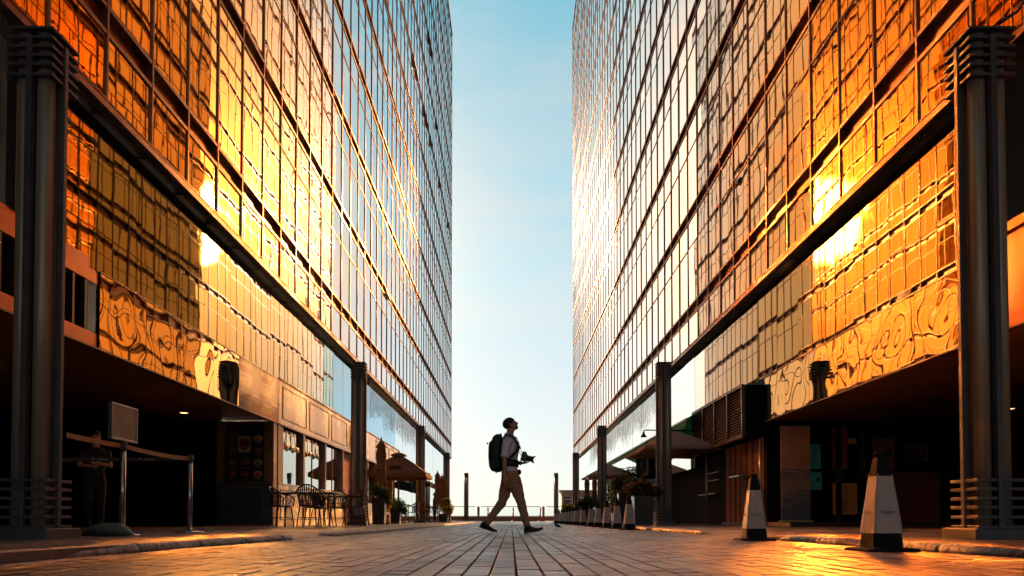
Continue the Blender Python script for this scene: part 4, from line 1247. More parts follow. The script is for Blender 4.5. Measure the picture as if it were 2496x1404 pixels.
def head(mb, c, yaw, tilt, s=1.0):
    """face looks along +x before turning; tilt > 0 looks up"""
    Mh = Matrix.Translation(c) @ Matrix.Rotation(yaw, 4, 'Z') @ Matrix.Rotation(-tilt, 4, 'Y') @ Matrix.Scale(s, 4)
    q = MB()
    q.sphere((-0.012, 0, 0.035), (0.099, 0.077, 0.088), 18, 12)
    q.sphere((0.022, 0, -0.03), (0.068, 0.060, 0.075), 16, 10)
    q.sphere((0.052, 0, -0.082), (0.030, 0.030, 0.024), 12, 8)
    q.sphere((0.030, 0, -0.070), (0.050, 0.048, 0.030), 12, 8)
    q.sphere((0.070, 0, 0.030), (0.022, 0.052, 0.013), 12, 8)         # brow
    q.tube([(0.082, 0, 0.018), (0.098, 0, -0.008), (0.112, 0, -0.026), (0.092, 0, -0.034)], [0.009, 0.0105, 0.0125, 0.008], 10)   # nose
    q.sphere((0.100, 0.010, -0.030), 0.008, 8, 6); q.sphere((0.100, -0.010, -0.030), 0.008, 8, 6)
    q.sphere((0.086, 0, -0.050), (0.010, 0.024, 0.006), 10, 6)
    q.sphere((0.083, 0, -0.060), (0.010, 0.021, 0.006), 10, 6)
    for sy in (-1, 1):
        q.sphere((-0.004, sy * 0.079, -0.008), (0.017, 0.008, 0.031), 10, 8)
        q.sphere((0.045, sy * 0.045, -0.022), (0.028, 0.018, 0.020), 10, 6)
    for v in q.v: pass
    mb.add([Mh @ Vector(v) for v in q.v], q.f, True)
    return Mh
def face_bits(parent, Mh, iris=True):
    ew = D.materials.get('eye_white') or material('eye_white', (0.7, 0.68, 0.65), 0.2)
    ed = D.materials.get('eye_dark') or material('eye_dark', (0.02, 0.012, 0.01), 0.2)
    for sy in (-1, 1):
        q = MB(); q.sphere((0.071, sy * 0.029, 0.008), (0.011, 0.014, 0.0085), 10, 8)
        q.cur = 1; q.sphere((0.0795, sy * 0.029, 0.008), (0.004, 0.006, 0.006), 8, 6)
        q.cur = 1; q.tube([(0.086, sy * 0.014, 0.030), (0.088, sy * 0.03, 0.034), (0.078, sy * 0.047, 0.029)], 0.0035, 6)
        q.v = [tuple(Mh @ Vector(v)) for v in q.v]
        q.build('eye', [ew, ed], parent)
def hair_cap(parent, Mh, mat, low=-0.035):
    q = MB(); vs = []; fs = []; n, m_ = 28, 14
    rr = []
    for j in range(m_ + 1):
        ring = []
        for k in range(n):
            a = 2 * math.pi * k / n
            front = max(0.0, math.cos(a))
            lim = low + 0.085 * front ** 0.7 if front > 0 else low - 0.030 * min(1, -math.cos(a) * 1.5)
            zt = 0.129
            t = j / m_
            z = zt - (zt - lim) * t
            zz = (z - 0.035) / 0.094
            rad = math.sqrt(max(0.0, 1 - min(1, zz * zz)))
            jit = 1 + 0.02 * noise.noise(Vector((a * 3, t * 7, 2)))
            ring.append(Vector((-0.015 + 0.104 * rad * math.cos(a) * jit, 0.082 * rad * math.sin(a) * jit, z)))
        rr.append(ring)
    q.rings(rr)
    q.v = [tuple(Mh @ Vector(v)) for v in q.v]
    return q.build('hair', mat, parent)
def shoe(mb, sole, ankle, heel, ball, toe, y):
    """upper and sole as two material slots"""
    def st(p0, zb, zt, w):
        return [V(p0.x, y - w, zb), V(p0.x, y + w, zb), V(p0.x, y + w * 0.85, zt), V(p0.x, y - w * 0.85, zt)]

# ---- the walker (built round his own origin, facing +x, on z = 0)
shirtm = material('pale_blue_shirt', (0.78, 0.86, 1.0), 0.8, 0, 0.06, 5, bump=0.002, bscale=18)
chino = material('tan_trousers', (0.44, 0.255, 0.145), 0.85, 0, 0.12, 6, bump=0.003, bscale=14)
packm = material('dark_green_black_nylon', (0.010, 0.022, 0.030), 0.6, 0, 0.3, 10, bump=0.002, bscale=30)
blackm = material('black_webbing', (0.010, 0.011, 0.013), 0.6, 0, 0.3, 30)
shoem = material('charcoal_trainer', (0.022, 0.024, 0.028), 0.65, 0, 0.4, 30, bump=0.002, bscale=80)
solem = material('dark_rubber_sole', (0.05, 0.045, 0.045), 0.6)
camm = material('black_camera_body', (0.016, 0.022, 0.022), 0.35, 0, 0.2, 40)

wk = thing('person', 'man walking right and looking up, pale shirt, tan trousers, black backpack, camera in hand', 'person', (0.0, 11.85, 0.001))
YN, YF = -0.085, 0.085        # near and far side
b = MB()
hc = V(-0.006, 0, 1.700)
Mh = head(b, hc, 0.0, R(27), 1.0)
# neck
b.ell([(V(-0.055, 0, 1.49), 0.075, 0.078, None), (V(-0.030, 0, 1.54), 0.062, 0.058, None), (V(-0.012, 0, 1.60), 0.058, 0.055, None), (V(-0.008, 0, 1.66), 0.055, 0.055, None)], 16)
# trunk under the clothes
b.ell([(V(-0.010, 0, 0.80), 0.11, 0.14, None), (V(-0.012, 0, 0.95), 0.10, 0.135, None), (V(-0.015, 0, 1.10), 0.095, 0.13, None), (V(-0.012, 0, 1.30), 0.105, 0.155, None), (V(-0.03, 0, 1.42), 0.095, 0.165, None), (V(-0.045, 0, 1.49), 0.06, 0.10, None)], 18)
# near arm hanging a little behind, far arm bent forward to the camera
sn, en, wn_ = V(-0.062, -0.185, 1.43), V(-0.105, -0.235, 1.165), V(-0.100, -0.225, 0.905)
limb(b, [(sn, 0.055), (en + (sn - en) * 0.4, 0.046), (en, 0.039), (en + (wn_ - en) * 0.35, 0.039), (wn_, 0.026)])
hand(b, wn_, V(0.10, 0.0, -1.0), V(0.35, 0.85, 0.0), 0.34, 1.0, 1)
sf, ef, wf = V(-0.045, 0.185, 1.43), V(-0.03, 0.215, 1.150), V(0.150, 0.090, 1.108)
limb(b, [(sf, 0.055), (ef + (sf - ef) * 0.4, 0.046), (ef, 0.039), (ef + (wf - ef) * 0.4, 0.037), (wf, 0.026)])
hand(b, wf, V(1.0, -0.30, 0.03), V(0.0, -0.1, 1.0), 0.45, 1.0, -1)
# legs
hipN, kneeN, ankN = V(0.02, YN, 0.86), V(0.150, YN, 0.485), V(0.255, YN - 0.005, 0.105)
hipF, kneeF, ankF = V(-0.02, YF, 0.86), V(-0.150, YF, 0.475), V(-0.395, YF, 0.150)
for h_, k_, a_ in ((hipN, kneeN, ankN), (hipF, kneeF, ankF)):
    limb(b, [(h_, 0.078), (h_ + (k_ - h_) * 0.5, 0.066), (k_, 0.050), (k_ + (a_ - k_) * 0.35, 0.050), (a_, 0.034)])
b.ell([(V(0.26, YN, 0.045), 0.03, 0.03, None), (V(0.26, YN, 0.10), 0.03, 0.03, None)], 10)
body = b.build('body', skin, wk)
remesh(body, 0.0055, 3, 0.4)
face_bits(wk, Mh)
hair_cap(wk, Mh, hairm)
q = MB(); q.sphere((0.055, 0, -0.078), (0.036, 0.040, 0.026), 12, 8); q.v = [tuple(Mh @ Vector(v)) for v in q.v]
q.build('beard', material('stubble_beard', (0.10, 0.055, 0.04), 0.8), wk)

# shirt: trunk, rolled sleeves, collar
s1 = MB()
s1.ell([(V(-0.022, 0, 0.955), 0.128, 0.165, None), (V(-0.020, 0, 1.03), 0.118, 0.158, None), (V(-0.016, 0, 1.13), 0.114, 0.155, None), (V(-0.010, 0, 1.24), 0.124, 0.172, None), (V(-0.014, 0, 1.34), 0.130, 0.185, None), (V(-0.030, 0, 1.43), 0.115, 0.188, None), (V(-0.045, 0, 1.49), 0.085, 0.13, None), (V(-0.045, 0, 1.53), 0.066, 0.072, None)], 28)
for (s_, e_) in ((sn, en), (sf, ef)):
    limb(s1, [(s_ + V(0.005, 0, 0.0), 0.072), (s_ + (e_ - s_) * 0.45, 0.066), (s_ + (e_ - s_) * 0.80, 0.064), (s_ + (e_ - s_) * 0.90, 0.062)])
sh = s1.build('shirt', shirtm, wk); remesh(sh, 0.008, 4, 0.5); folds(sh, 0.09, 0.022)
cu = MB()
for (s_, e_) in ((sn, en), (sf, ef)):
    d0 = (e_ - s_)
    cu.tube([s_ + d0 * 0.84, s_ + d0 * 0.86, s_ + d0 * 0.96, s_ + d0 * 0.98], [0.058, 0.067, 0.069, 0.060], 18)
cu.build('sleeve_cuffs', shirtm, wk)
co = MB()
rr = []
for (z, k, th) in ((1.50, 1.0, 0), (1.555, 0.93, 0), (1.56, 0.97, 0), (1.515, 1.07, 0)):
    rr.append([V(-0.036 + 0.074 * k * math.cos(a) + (0.01 if z > 1.54 else 0), 0.072 * k * math.sin(a), z - 0.018 * math.cos(a)) for a in [2 * math.pi * i / 24 for i in range(24)]])
co.rings(rr); co.build('collar', shirtm, wk)
# trousers
t1 = MB()
t1.ell([(V(0.0, 0, 0.70), 0.13, 0.14, None), (V(-0.006, 0, 0.78), 0.158, 0.172, None), (V(-0.010, 0, 0.86), 0.150, 0.175, None), (V(-0.018, 0, 0.93), 0.134, 0.168, None), (V(-0.022, 0, 0.985), 0.126, 0.162, None)], 24)
limb(t1, [(hipN + V(0.02, 0, 0.0), 0.108), (hipN + (kneeN - hipN) * 0.45 + V(0.01, 0, 0), 0.098), (kneeN, 0.073), (kneeN + (ankN - kneeN) * 0.35, 0.068), (kneeN + (ankN - kneeN) * 0.78, 0.056), (kneeN + (ankN - kneeN) * 0.97, 0.056)])
limb(t1, [(hipF + V(-0.025, 0, -0.01), 0.108), (hipF + (kneeF - hipF) * 0.45 + V(-0.01, 0, 0), 0.096), (kneeF, 0.074), (kneeF + (ankF - kneeF) * 0.35, 0.066), (kneeF + (ankF - kneeF) * 0.8, 0.054), (kneeF + (ankF - kneeF) * 0.98, 0.052)])
tr = t1.build('trousers', chino, wk); remesh(tr, 0.009, 3, 0.5); folds(tr, 0.07, 0.030)
pk = MB(); pk.tube([V(0.052, -0.268, 0.80), V(0.09, -0.262, 0.815), V(0.13, -0.245, 0.80)], 0.004, 6)
MB().tube([V(0.055, -0.19, 0.785), V(0.10, -0.182, 0.80), V(0.145, -0.16, 0.78)], 0.006, 6).build('pocket_edge', material('pocket_shadow_brown', (0.16, 0.085, 0.045), 0.8), wk)
# shoes
def shoe_mesh(heel, toe, y, lift, name):
    """heel/toe: points of the sole line; lift: height of the ankle opening above it"""
    h = V(heel[0], y, heel[1]); t_ = V(toe[0], y, toe[1])
    L_ = (t_ - h).length; dx = (t_ - h).normalized(); up = V(-dx.z, 0, dx.x)
    if up.z < 0: up = -up
    def prof(f, wz, w, flex=0.0):
        c = h + dx * (L_ * f) + up * flex
        return c, wz, w
    q = MB()
    rr = []
    for (f, w, top) in ((0.0, 0.028, 0.075), (0.05, 0.036, 0.10), (0.18, 0.038, 0.115), (0.34, 0.040, 0.112), (0.46, 0.043, 0.085), (0.62, 0.048, 0.068), (0.8, 0.047, 0.054), (0.93, 0.037, 0.044), (1.0, 0.018, 0.030)):
        fl = (0.022 * max(0, (f - 0.72) / 0.28) ** 1.5) * lift
        c = h + dx * (L_ * f) + up * (0.018 + fl)
        ring = []
        for k in range(16):
            a = 2 * math.pi * k / 16
            zz = (math.sin(a) * 0.5 + 0.5)
            ww = w * math.cos(a) * (1.0 if math.sin(a) < 0.3 else 1.0 - 0.25 * (math.sin(a) - 0.3))
            ring.append(c + up * (zz * (top - 0.018)) + V(0, ww, 0))
        rr.append(ring)
    q.cur = 0; q.rings(rr)
    q.cur = 1
    rr = []
    for (f, w) in ((-0.02, 0.025), (0.03, 0.038), (0.2, 0.041), (0.45, 0.042), (0.65, 0.051), (0.85, 0.046), (0.96, 0.034), (1.015, 0.016)):
        fl = (0.022 * max(0, (f - 0.72) / 0.28) ** 1.5) * lift
        c = h + dx * (L_ * f) + up * fl
        rr.append([c + V(0, -w, 0) , c + V(0, w, 0), c + V(0, w * 1.02, 0) + up * 0.024, c + V(0, -w * 1.02, 0) + up * 0.024])
    q.rings(rr, True, False)
    # laces
    q.cur = 1
    for f in (0.40, 0.46, 0.52, 0.58):
        c = h + dx * (L_ * f) + up * (0.108 - 0.13 * (f - 0.36))
        q.tube([c + V(0, -0.022, -0.004), c, c + V(0, 0.022, -0.004)], 0.003, 6)
    return q.build(name, [shoem, solem], wk)
shoe_mesh((0.205, 0.002), (0.497, 0.045), YN - 0.005, 1.3, 'shoe')
shoe_mesh((-0.500, 0.098), (-0.235, 0.004), YF, 1.0, 'shoe')
so = MB()
so.tube([V(0.253, YN - 0.005, 0.075), V(0.25, YN - 0.005, 0.135)], [0.043, 0.044], 16); so.tube([V(-0.425, YF, 0.135), V(-0.385, YF, 0.185)], [0.042, 0.043], 16)
so.build('socks', blackm, wk)
# backpack
bp_ = MB()
sec = [(0.965, -0.205, 0.045, 0.10), (0.985, -0.225, 0.085, 0.135), (1.05, -0.240, 0.105, 0.150), (1.20, -0.247, 0.112, 0.155), (1.35, -0.245, 0.112, 0.155), (1.42, -0.240, 0.105, 0.150), (1.455, -0.222, 0.086, 0.140), (1.50, -0.213, 0.078, 0.130), (1.535, -0.206, 0.058, 0.10), (1.553, -0.200, 0.03, 0.06)]
bp_.ell([(V(x, 0, z), rx, ry, None) for (z, x, rx, ry) in sec], 28, True, 3.2)
bpo = bp_.build('backpack', packm, wk); folds(bpo, 0.08, 0.012)
b2 = MB()
b2.tube([V(-0.355, 0.0, 1.405), V(-0.375, 0, 1.415), V(-0.372, 0, 1.40)], 0.014, 8)
b2.tube([V(-0.29, -0.157, 1.10), V(-0.292, -0.162, 1.25), V(-0.27, -0.158, 1.42)], 0.005, 6)
b2.tube([V(-0.15, -0.03, 1.53), V(-0.165, 0, 1.565), V(-0.15, 0.03, 1.53)], 0.010, 8)
b2.tube([V(-0.23, -0.05, 0.965), V(-0.235, -0.05, 0.94)], 0.010, 6)
b2.box(-0.33, -0.25, -0.168, -0.150, 1.02, 1.16)
b2.build('backpack_trim', blackm, bpo)
def strap(pts, w, t, name, parent=wk):
    mb = MB()
    mb.tube(pts, [(t, w)] * len(pts), 10)
    return mb.build(name, blackm, parent)
def ribbon(pts, widths, th, name):
    """flat band: pts are (position, outward normal)"""
    mb = MB(); rr = []
    for i, (p, n_) in enumerate(pts):
        p = Vector(p); n_ = Vector(n_).normalized()
        d = (Vector(pts[min(i + 1, len(pts) - 1)][0]) - Vector(pts[max(i - 1, 0)][0])).normalized()
        w = d.cross(n_).normalized() * (widths if isinstance(widths, float) else widths[i])
        rr.append([p - w, p + w, p + w + n_ * th, p - w + n_ * th])
    mb.rings(rr, True, True)
    return mb.build(name, blackm, wk)
for sy in (-1, 1):
    ribbon([((-0.150, sy * 0.105, 1.45), (-0.3, 0, 1)), ((-0.10, sy * 0.112, 1.515), (-0.2, 0, 1)), ((-0.04, sy * 0.115, 1.53), (0.2, 0, 1)), ((0.030, sy * 0.125, 1.495), (0.7, sy * 0.3, 0.7)), ((0.085, sy * 0.145, 1.42), (1, sy * 0.6, 0.2)),
            ((0.108, sy * 0.160, 1.34), (1, sy * 0.9, 0)), ((0.070, sy * 0.185, 1.26), (0.6, sy * 1, 0)), ((0.0, sy * 0.195, 1.19), (0.2, sy, 0)), ((-0.07, sy * 0.19, 1.14), (0, sy, 0)), ((-0.15, sy * 0.16, 1.08), (-0.3, sy, 0))],
           [0.022, 0.026, 0.028, 0.028, 0.027, 0.026, 0.024, 0.020, 0.016, 0.012], 0.014, 'shoulder_strap')
ribbon([((0.118, -0.13, 1.335), (1, -0.5, 0)), ((0.135, -0.05, 1.345), (1, 0, 0)), ((0.135, 0.05, 1.345), (1, 0, 0)), ((0.118, 0.13, 1.335), (1, 0.5, 0))], 0.012, 0.008, 'chest_strap')
rr = []
mb = MB()
for z, k in ((1.045, 1.0), (1.05, 1.07), (1.150, 1.07), (1.155, 1.0)):
    rr.append([V(-0.022 + 0.130 * k * math.cos(a), 0.172 * k * math.sin(a), z - 0.01 * math.cos(a)) for a in [2 * math.pi * i / 32 for i in range(32)]])
mb.rings(rr); mb.build('hip_belt', blackm, wk)
pz_ = MB().sphere((0.125, 0.06, 0.965), (0.035, 0.05, 0.045), 12, 8); pz_.build('pouch', camm, wk)
MB().tube([(-0.15, 0, 0.962), (-0.14, 0, 0.95)], 0.01).build('belt_end', blackm, wk)
# wristwatch
dw = (wf - ef).normalized()
MB().tube([wf - dw * 0.015, wf + dw * 0.008], 0.032, 16).build('wristwatch', blackm, wk)
# camera in the far hand
cm = D.objects.new('camera_in_hand', None)
Mc = Matrix.Translation(V(0.198, 0.045, 1.205)) @ Matrix.Rotation(R(14), 4, 'Y') @ Matrix.Scale(1.22, 4)
def T(q): q.v = [tuple(Mc @ Vector(v)) for v in q.v]; return q
q = MB(); q.box(-0.035, 0.035, -0.068, 0.068, -0.055, 0.042); q.box(-0.03, 0.045, 0.035, 0.068, -0.055, 0.042)
q.add([(-0.03, -0.03, 0.042), (0.03, -0.03, 0.042), (0.03, 0.03, 0.042), (-0.03, 0.03, 0.042), (-0.028, -0.02, 0.07), (0.022, -0.02, 0.066), (0.022, 0.02, 0.066), (-0.028, 0.02, 0.07)], [(0, 1, 5, 4), (1, 2, 6, 5), (2, 3, 7, 6), (3, 0, 4, 7), (4, 5, 6, 7)])
cb = T(q).build('camera', camm, wk, bevel=0.005)
q = MB()
pr = [(0.034, 0.030), (0.037, 0.034), (0.037, 0.060), (0.034, 0.062), (0.036, 0.085), (0.036, 0.112), (0.040, 0.118)]
rr = [[V(x, r_ * math.cos(2 * math.pi * i / 20), r_ * math.sin(2 * math.pi * i / 20) - 0.004) for i in range(20)] for r_, x in pr]
q.rings(rr); T(q).build('lens', camm, cb)
q = MB(); rr = []
for (x, r_) in ((0.112, 0.041), (0.118, 0.043)):
    rr.append([V(x, r_ * math.cos(2 * math.pi * i / 32), r_ * math.sin(2 * math.pi * i / 32) - 0.004) for i in range(32)])
rr.append([V(0.128 + 0.022 * max(0.0, abs(math.cos(2 * math.pi * i / 32 + math.pi / 2)) - 0.3) / 0.7, 0.050 * math.cos(2 * math.pi * i / 32), 0.050 * math.sin(2 * math.pi * i / 32) - 0.004) for i in range(32)])
rr.append([p + V(0.001, 0, 0) * 1 + V(0, -p.y * 0.06, -p.z * 0.06) for p in rr[-1]])
q.rings(rr, False); T(q).build('lens_hood', camm, cb)
mb = MB(); mb.tube([V(0.085, -0.02, 1.50), V(0.125, 0.0, 1.42), V(0.150, 0.0, 1.33), V(0.160, -0.01, 1.28), V(0.172, -0.02, 1.245)], 0.005, 6)
mb.tube([V(0.075, 0.03, 1.50), V(0.118, 0.07, 1.38), V(0.13, 0.09, 1.27), V(0.165, 0.105, 1.225)], 0.005, 6)
mb.tube([V(0.075, 0.035, 1.50), V(-0.03, 0.08, 1.545), V(-0.10, 0.0, 1.55), V(-0.03, -0.08, 1.545), V(0.085, -0.02, 1.50)], 0.007, 6)
mb.build('neck_strap', blackm, wk)

# ---- simpler standing figures
def figure(name_label, loc, rz, H, top, bottom, pose, hairmat=None, skinm=skin):
    p = thing('person', name_label, 'person', loc, rz)
    k = H / 1.75
    b_ = MB()
    def S_(v): return Vector(v) * k
    Mh_ = head(b_, S_((0.01, 0, 1.62)), 0, R(-4), k)
    b_.ell([(S_((-0.02, 0, 1.42)), .07 * k, .07 * k, None), (S_((-0.01, 0, 1.49)), .052 * k, .05 * k, None), (S_((0.0, 0, 1.57)), .052 * k, .05 * k, None)], 14)
    b_.ell([(S_((0, 0, .80)), .10 * k, .14 * k, None), (S_((0, 0, .98)), .09 * k, .125 * k, None), (S_((0, 0, 1.25)), .105 * k, .15 * k, None), (S_((-.01, 0, 1.38)), .09 * k, .165 * k, None), (S_((-.02, 0, 1.45)), .05 * k, .08 * k, None)], 16)
    J = {n_: S_(v) for n_, v in pose.items()}
    for sd in ('l', 'r'):
        s_, e_, w_ = J['s' + sd], J['e' + sd], J['w' + sd]
        limb(b_, [(s_, .05 * k), (e_, .038 * k), (e_ + (w_ - e_) * .4, .036 * k), (w_, .025 * k)], 12)
        hand(b_, w_, (w_ - e_) + V(0, 0, -.02), V(1, 0, .3) if sd == 'l' else V(1, 0, .3), .4, k, 1 if sd == 'l' else -1)
        h_, n_, a_ = J['h' + sd], J['k' + sd], J['a' + sd]
        limb(b_, [(h_, .075 * k), (n_, .05 * k), (n_ + (a_ - n_) * .35, .05 * k), (a_, .034 * k)], 12)
    bo_ = b_.build('body', skinm, p); remesh(bo_, 0.008, 3, 0.4)
    hair_cap(p, Mh_, hairmat or hairm)
    face_bits(p, Mh_)
    t_ = MB()
    t_.ell([(S_((0, 0, .93)), .115 * k, .155 * k, None), (S_((0, 0, 1.05)), .11 * k, .145 * k, None), (S_((0, 0, 1.25)), .125 * k, .17 * k, None), (S_((-.01, 0, 1.38)), .108 * k, .18 * k, None), (S_((-.02, 0, 1.45)), .07 * k, .10 * k, None)], 22)
    for sd in ('l', 'r'):
        s_, e_ = J['s' + sd], J['e' + sd]
        limb(t_, [(s_, .066 * k), (s_ + (e_ - s_) * .7, .058 * k)], 12)
    o1 = t_.build('shirt', top, p); remesh(o1, 0.011, 3); folds(o1, 0.09, 0.02)
    t_ = MB()
    t_.ell([(S_((0, 0, .74)), .12 * k, .14 * k, None), (S_((0, 0, .84)), .135 * k, .17 * k, None), (S_((0, 0, .97)), .118 * k, .158 * k, None)], 20)
    for sd in ('l', 'r'):
        h_, n_, a_ = J['h' + sd], J['k' + sd], J['a' + sd]
        limb(t_, [(h_, .098 * k), (n_, .07 * k), (n_ + (a_ - n_) * .96, .055 * k)], 12)
    o1 = t_.build('trousers', bottom, p); remesh(o1, 0.011, 3); folds(o1, 0.09, 0.02)
    for sd in ('l', 'r'):
        a_ = J['a' + sd]
        q = MB(); q.ell([(a_ + V(-.05, 0, -a_.z + .005), .03, .035, None)] if False else [(V(a_.x + .05, a_.y, a_.z - .085), .135, .045, None), (V(a_.x + .05, a_.y, a_.z - .05), .13, .043, None), (V(a_.x + .01, a_.y, a_.z - .02), .075, .038, None), (V(a_.x, a_.y, a_.z + .02), .045, .035, None)], 16)
        q.build('shoe', shoem, p)
    return p
stand = {'sl': (0, .18, 1.39), 'el': (-.02, .23, 1.10), 'wl': (.06, .22, .86), 'sr': (0, -.18, 1.39), 'er': (-.02, -.23, 1.10), 'wr': (.08, -.2, .88), 'hl': (0, .085, .86), 'kl': (.02, .09, .48), 'al': (-.01, .09, .09), 'hr': (0, -.085, .86), 'kr': (.03, -.09, .48), 'ar': (.0, -.09, .09)}
fold = dict(stand); fold.update({'el': (.03, .24, 1.12), 'wl': (.22, .02, 1.16), 'er': (.03, -.24, 1.12), 'wr': (.22, -.04, 1.10), 'kr': (.22, -.10, .55), 'ar': (.02, -.09, .16)})
figure('waiter in a pale blue shirt standing behind the folded brown parasols on the left', (-4.42, 44.0, WZ), R(200), 1.72, material('waiter_shirt', (0.45, 0.50, 0.66), 0.8), material('waiter_trousers', (0.015, 0.02, 0.045), 0.8), stand)
figure('person in dark clothes with folded arms leaning in the shadow behind the barrier belt', (-6.75, 12.3, WZ), R(-62), 1.62, material('grey_vest', (0.03, 0.028, 0.028), 0.8), material('black_trousers', (0.012, 0.012, 0.014), 0.8), fold)

# ---- pigeon
pg = thing('pigeon', 'small dark pigeon standing on the paving near the row of cones', 'bird', (0.99, 16.5, 0.0), R(180))
bk = material('dark_pigeon_feathers', (0.06, 0.035, 0.035), 0.6, 0, 0.4, 30)
q = MB()
q.ell([(V(-0.075, 0, 0.062), .004, .012, None), (V(-0.05, 0, 0.07), .01, .02, None)], 10) if False else None
M45 = Matrix.Rotation(R(62), 3, 'Y')
q.ell([(V(-0.085, 0, 0.052), .010, .016, M45), (V(-0.055, 0, 0.070), .024, .028, M45), (V(-0.015, 0, 0.088), .036, .038, M45), (V(0.022, 0, 0.104), .032, .033, M45), (V(0.040, 0, 0.128), .019, .020, M45), (V(0.042, 0, 0.150), .014, .014, Matrix.Rotation(R(20), 3, 'Y'))], 16)
q.sphere((0.047, 0, 0.162), (.018, .014, .015), 12, 8)
bd = q.build('body', bk, pg); remesh(bd, 0.003, 2)
MB().rings([[V(-.06, -.014, .064), V(-.06, .014, .064), V(-.06, .014, .055), V(-.06, -.014, .055)], [V(-.135, -.020, .030), V(-.135, .020, .030), V(-.135, .020, .026), V(-.135, -.020, .026)]], True, False).build('tail', bk, pg)
for sy in (-1, 1):
    MB().ell([(V(0.02, sy * .034, .10), .010, .006, M45), (V(-.02, sy * .039, .088), .022, .007, M45), (V(-.07, sy * .028, .062), .014, .006, M45), (V(-.105, sy * .012, .045), .004, .003, M45)], 10).build('wing', bk, pg)
    q = MB(); q.tube([V(.0, sy * .014, .06), V(.002, sy * .014, .03), V(.0, sy * .014, .004)], .0035, 6)
    for a in (-.5, 0, .5): q.tube([V(0, sy * .014, .004), V(.022 * math.cos(a), sy * .014 + .022 * math.sin(a), .003)], .002, 5)
    q.build('leg', material('pigeon_leg', (.3, .08, .06), .6) if sy < 0 else D.materials['pigeon_leg'], pg)
q = MB(); q.tube([V(.062, 0, .162), V(.078, 0, .157)], [.004, .001], 6); q.build('beak', bk, pg)
# ------------------------------------------------------------------ traffic cones
slv, t, b, l = node_mat('white_cone_sleeve')
g = t.nodes.new('ShaderNodeTexCoord'); n = t.nodes.new('ShaderNodeTexNoise'); n.inputs['Scale'].default_value = 9; n.inputs['Detail'].default_value = 7
l(g.outputs['Object'], n.inputs['Vector'])
mx = t.nodes.new('ShaderNodeMix'); mx.data_type = 'RGBA'; l(n.outputs['Fac'], mx.inputs['Factor']); mx.inputs[6].default_value = (.40, .35, .33, 1); mx.inputs[7].default_value = (.56, .50, .47, 1)
l(mx.outputs[2], b.inputs['Base Color']); b.inputs['Roughness'].default_value = 0.38
mp = t.nodes.new('ShaderNodeMapping'); mp.inputs['Scale'].default_value = (55, 55, 3.5); l(g.outputs['Object'], mp.inputs[0])
n2 = t.nodes.new('ShaderNodeTexNoise'); n2.inputs['Scale'].default_value = 1.0; n2.inputs['Detail'].default_value = 3; l(mp.outputs[0], n2.inputs['Vector'])
bp = t.nodes.new('ShaderNodeBump'); bp.inputs['Distance'].default_value = 0.008; l(n2.outputs['Fac'], bp.inputs['Height']); l(bp.outputs[0], b.inputs['Normal'])
logo_blue = flatmat('logo_blue', (0.03, 0.12, 0.25)); ink = flatmat('logo_ink', (0.03, 0.03, 0.035))
def text_mesh(body, size, mat, parent, Mx, name):
    cu_ = D.curves.new(name, 'FONT'); cu_.body = body; cu_.size = size; cu_.align_x = 'LEFT'; cu_.align_y = 'CENTER'; cu_.extrude = 0.0004
    o = D.objects.new(name, cu_); COL.objects.link(o)
    dg = bpy.context.evaluated_depsgraph_get(); me = D.meshes.new_from_object(o.evaluated_get(dg))
    D.objects.remove(o); me.transform(Mx); me.materials.clear(); me.materials.append(mat)
    o = D.objects.new(name, me); COL.objects.link(o); o.parent = parent
    return o
def sq(h, z, cut=0.2):
    c = h * cut
    return [Vector(p) for p in ((h, -h + c, z), (h, h - c, z), (h - c, h, z), (-h + c, h, z), (-h, h - c, z), (-h, -h + c, z), (-h + c, -h, z), (h - c, -h, z))]
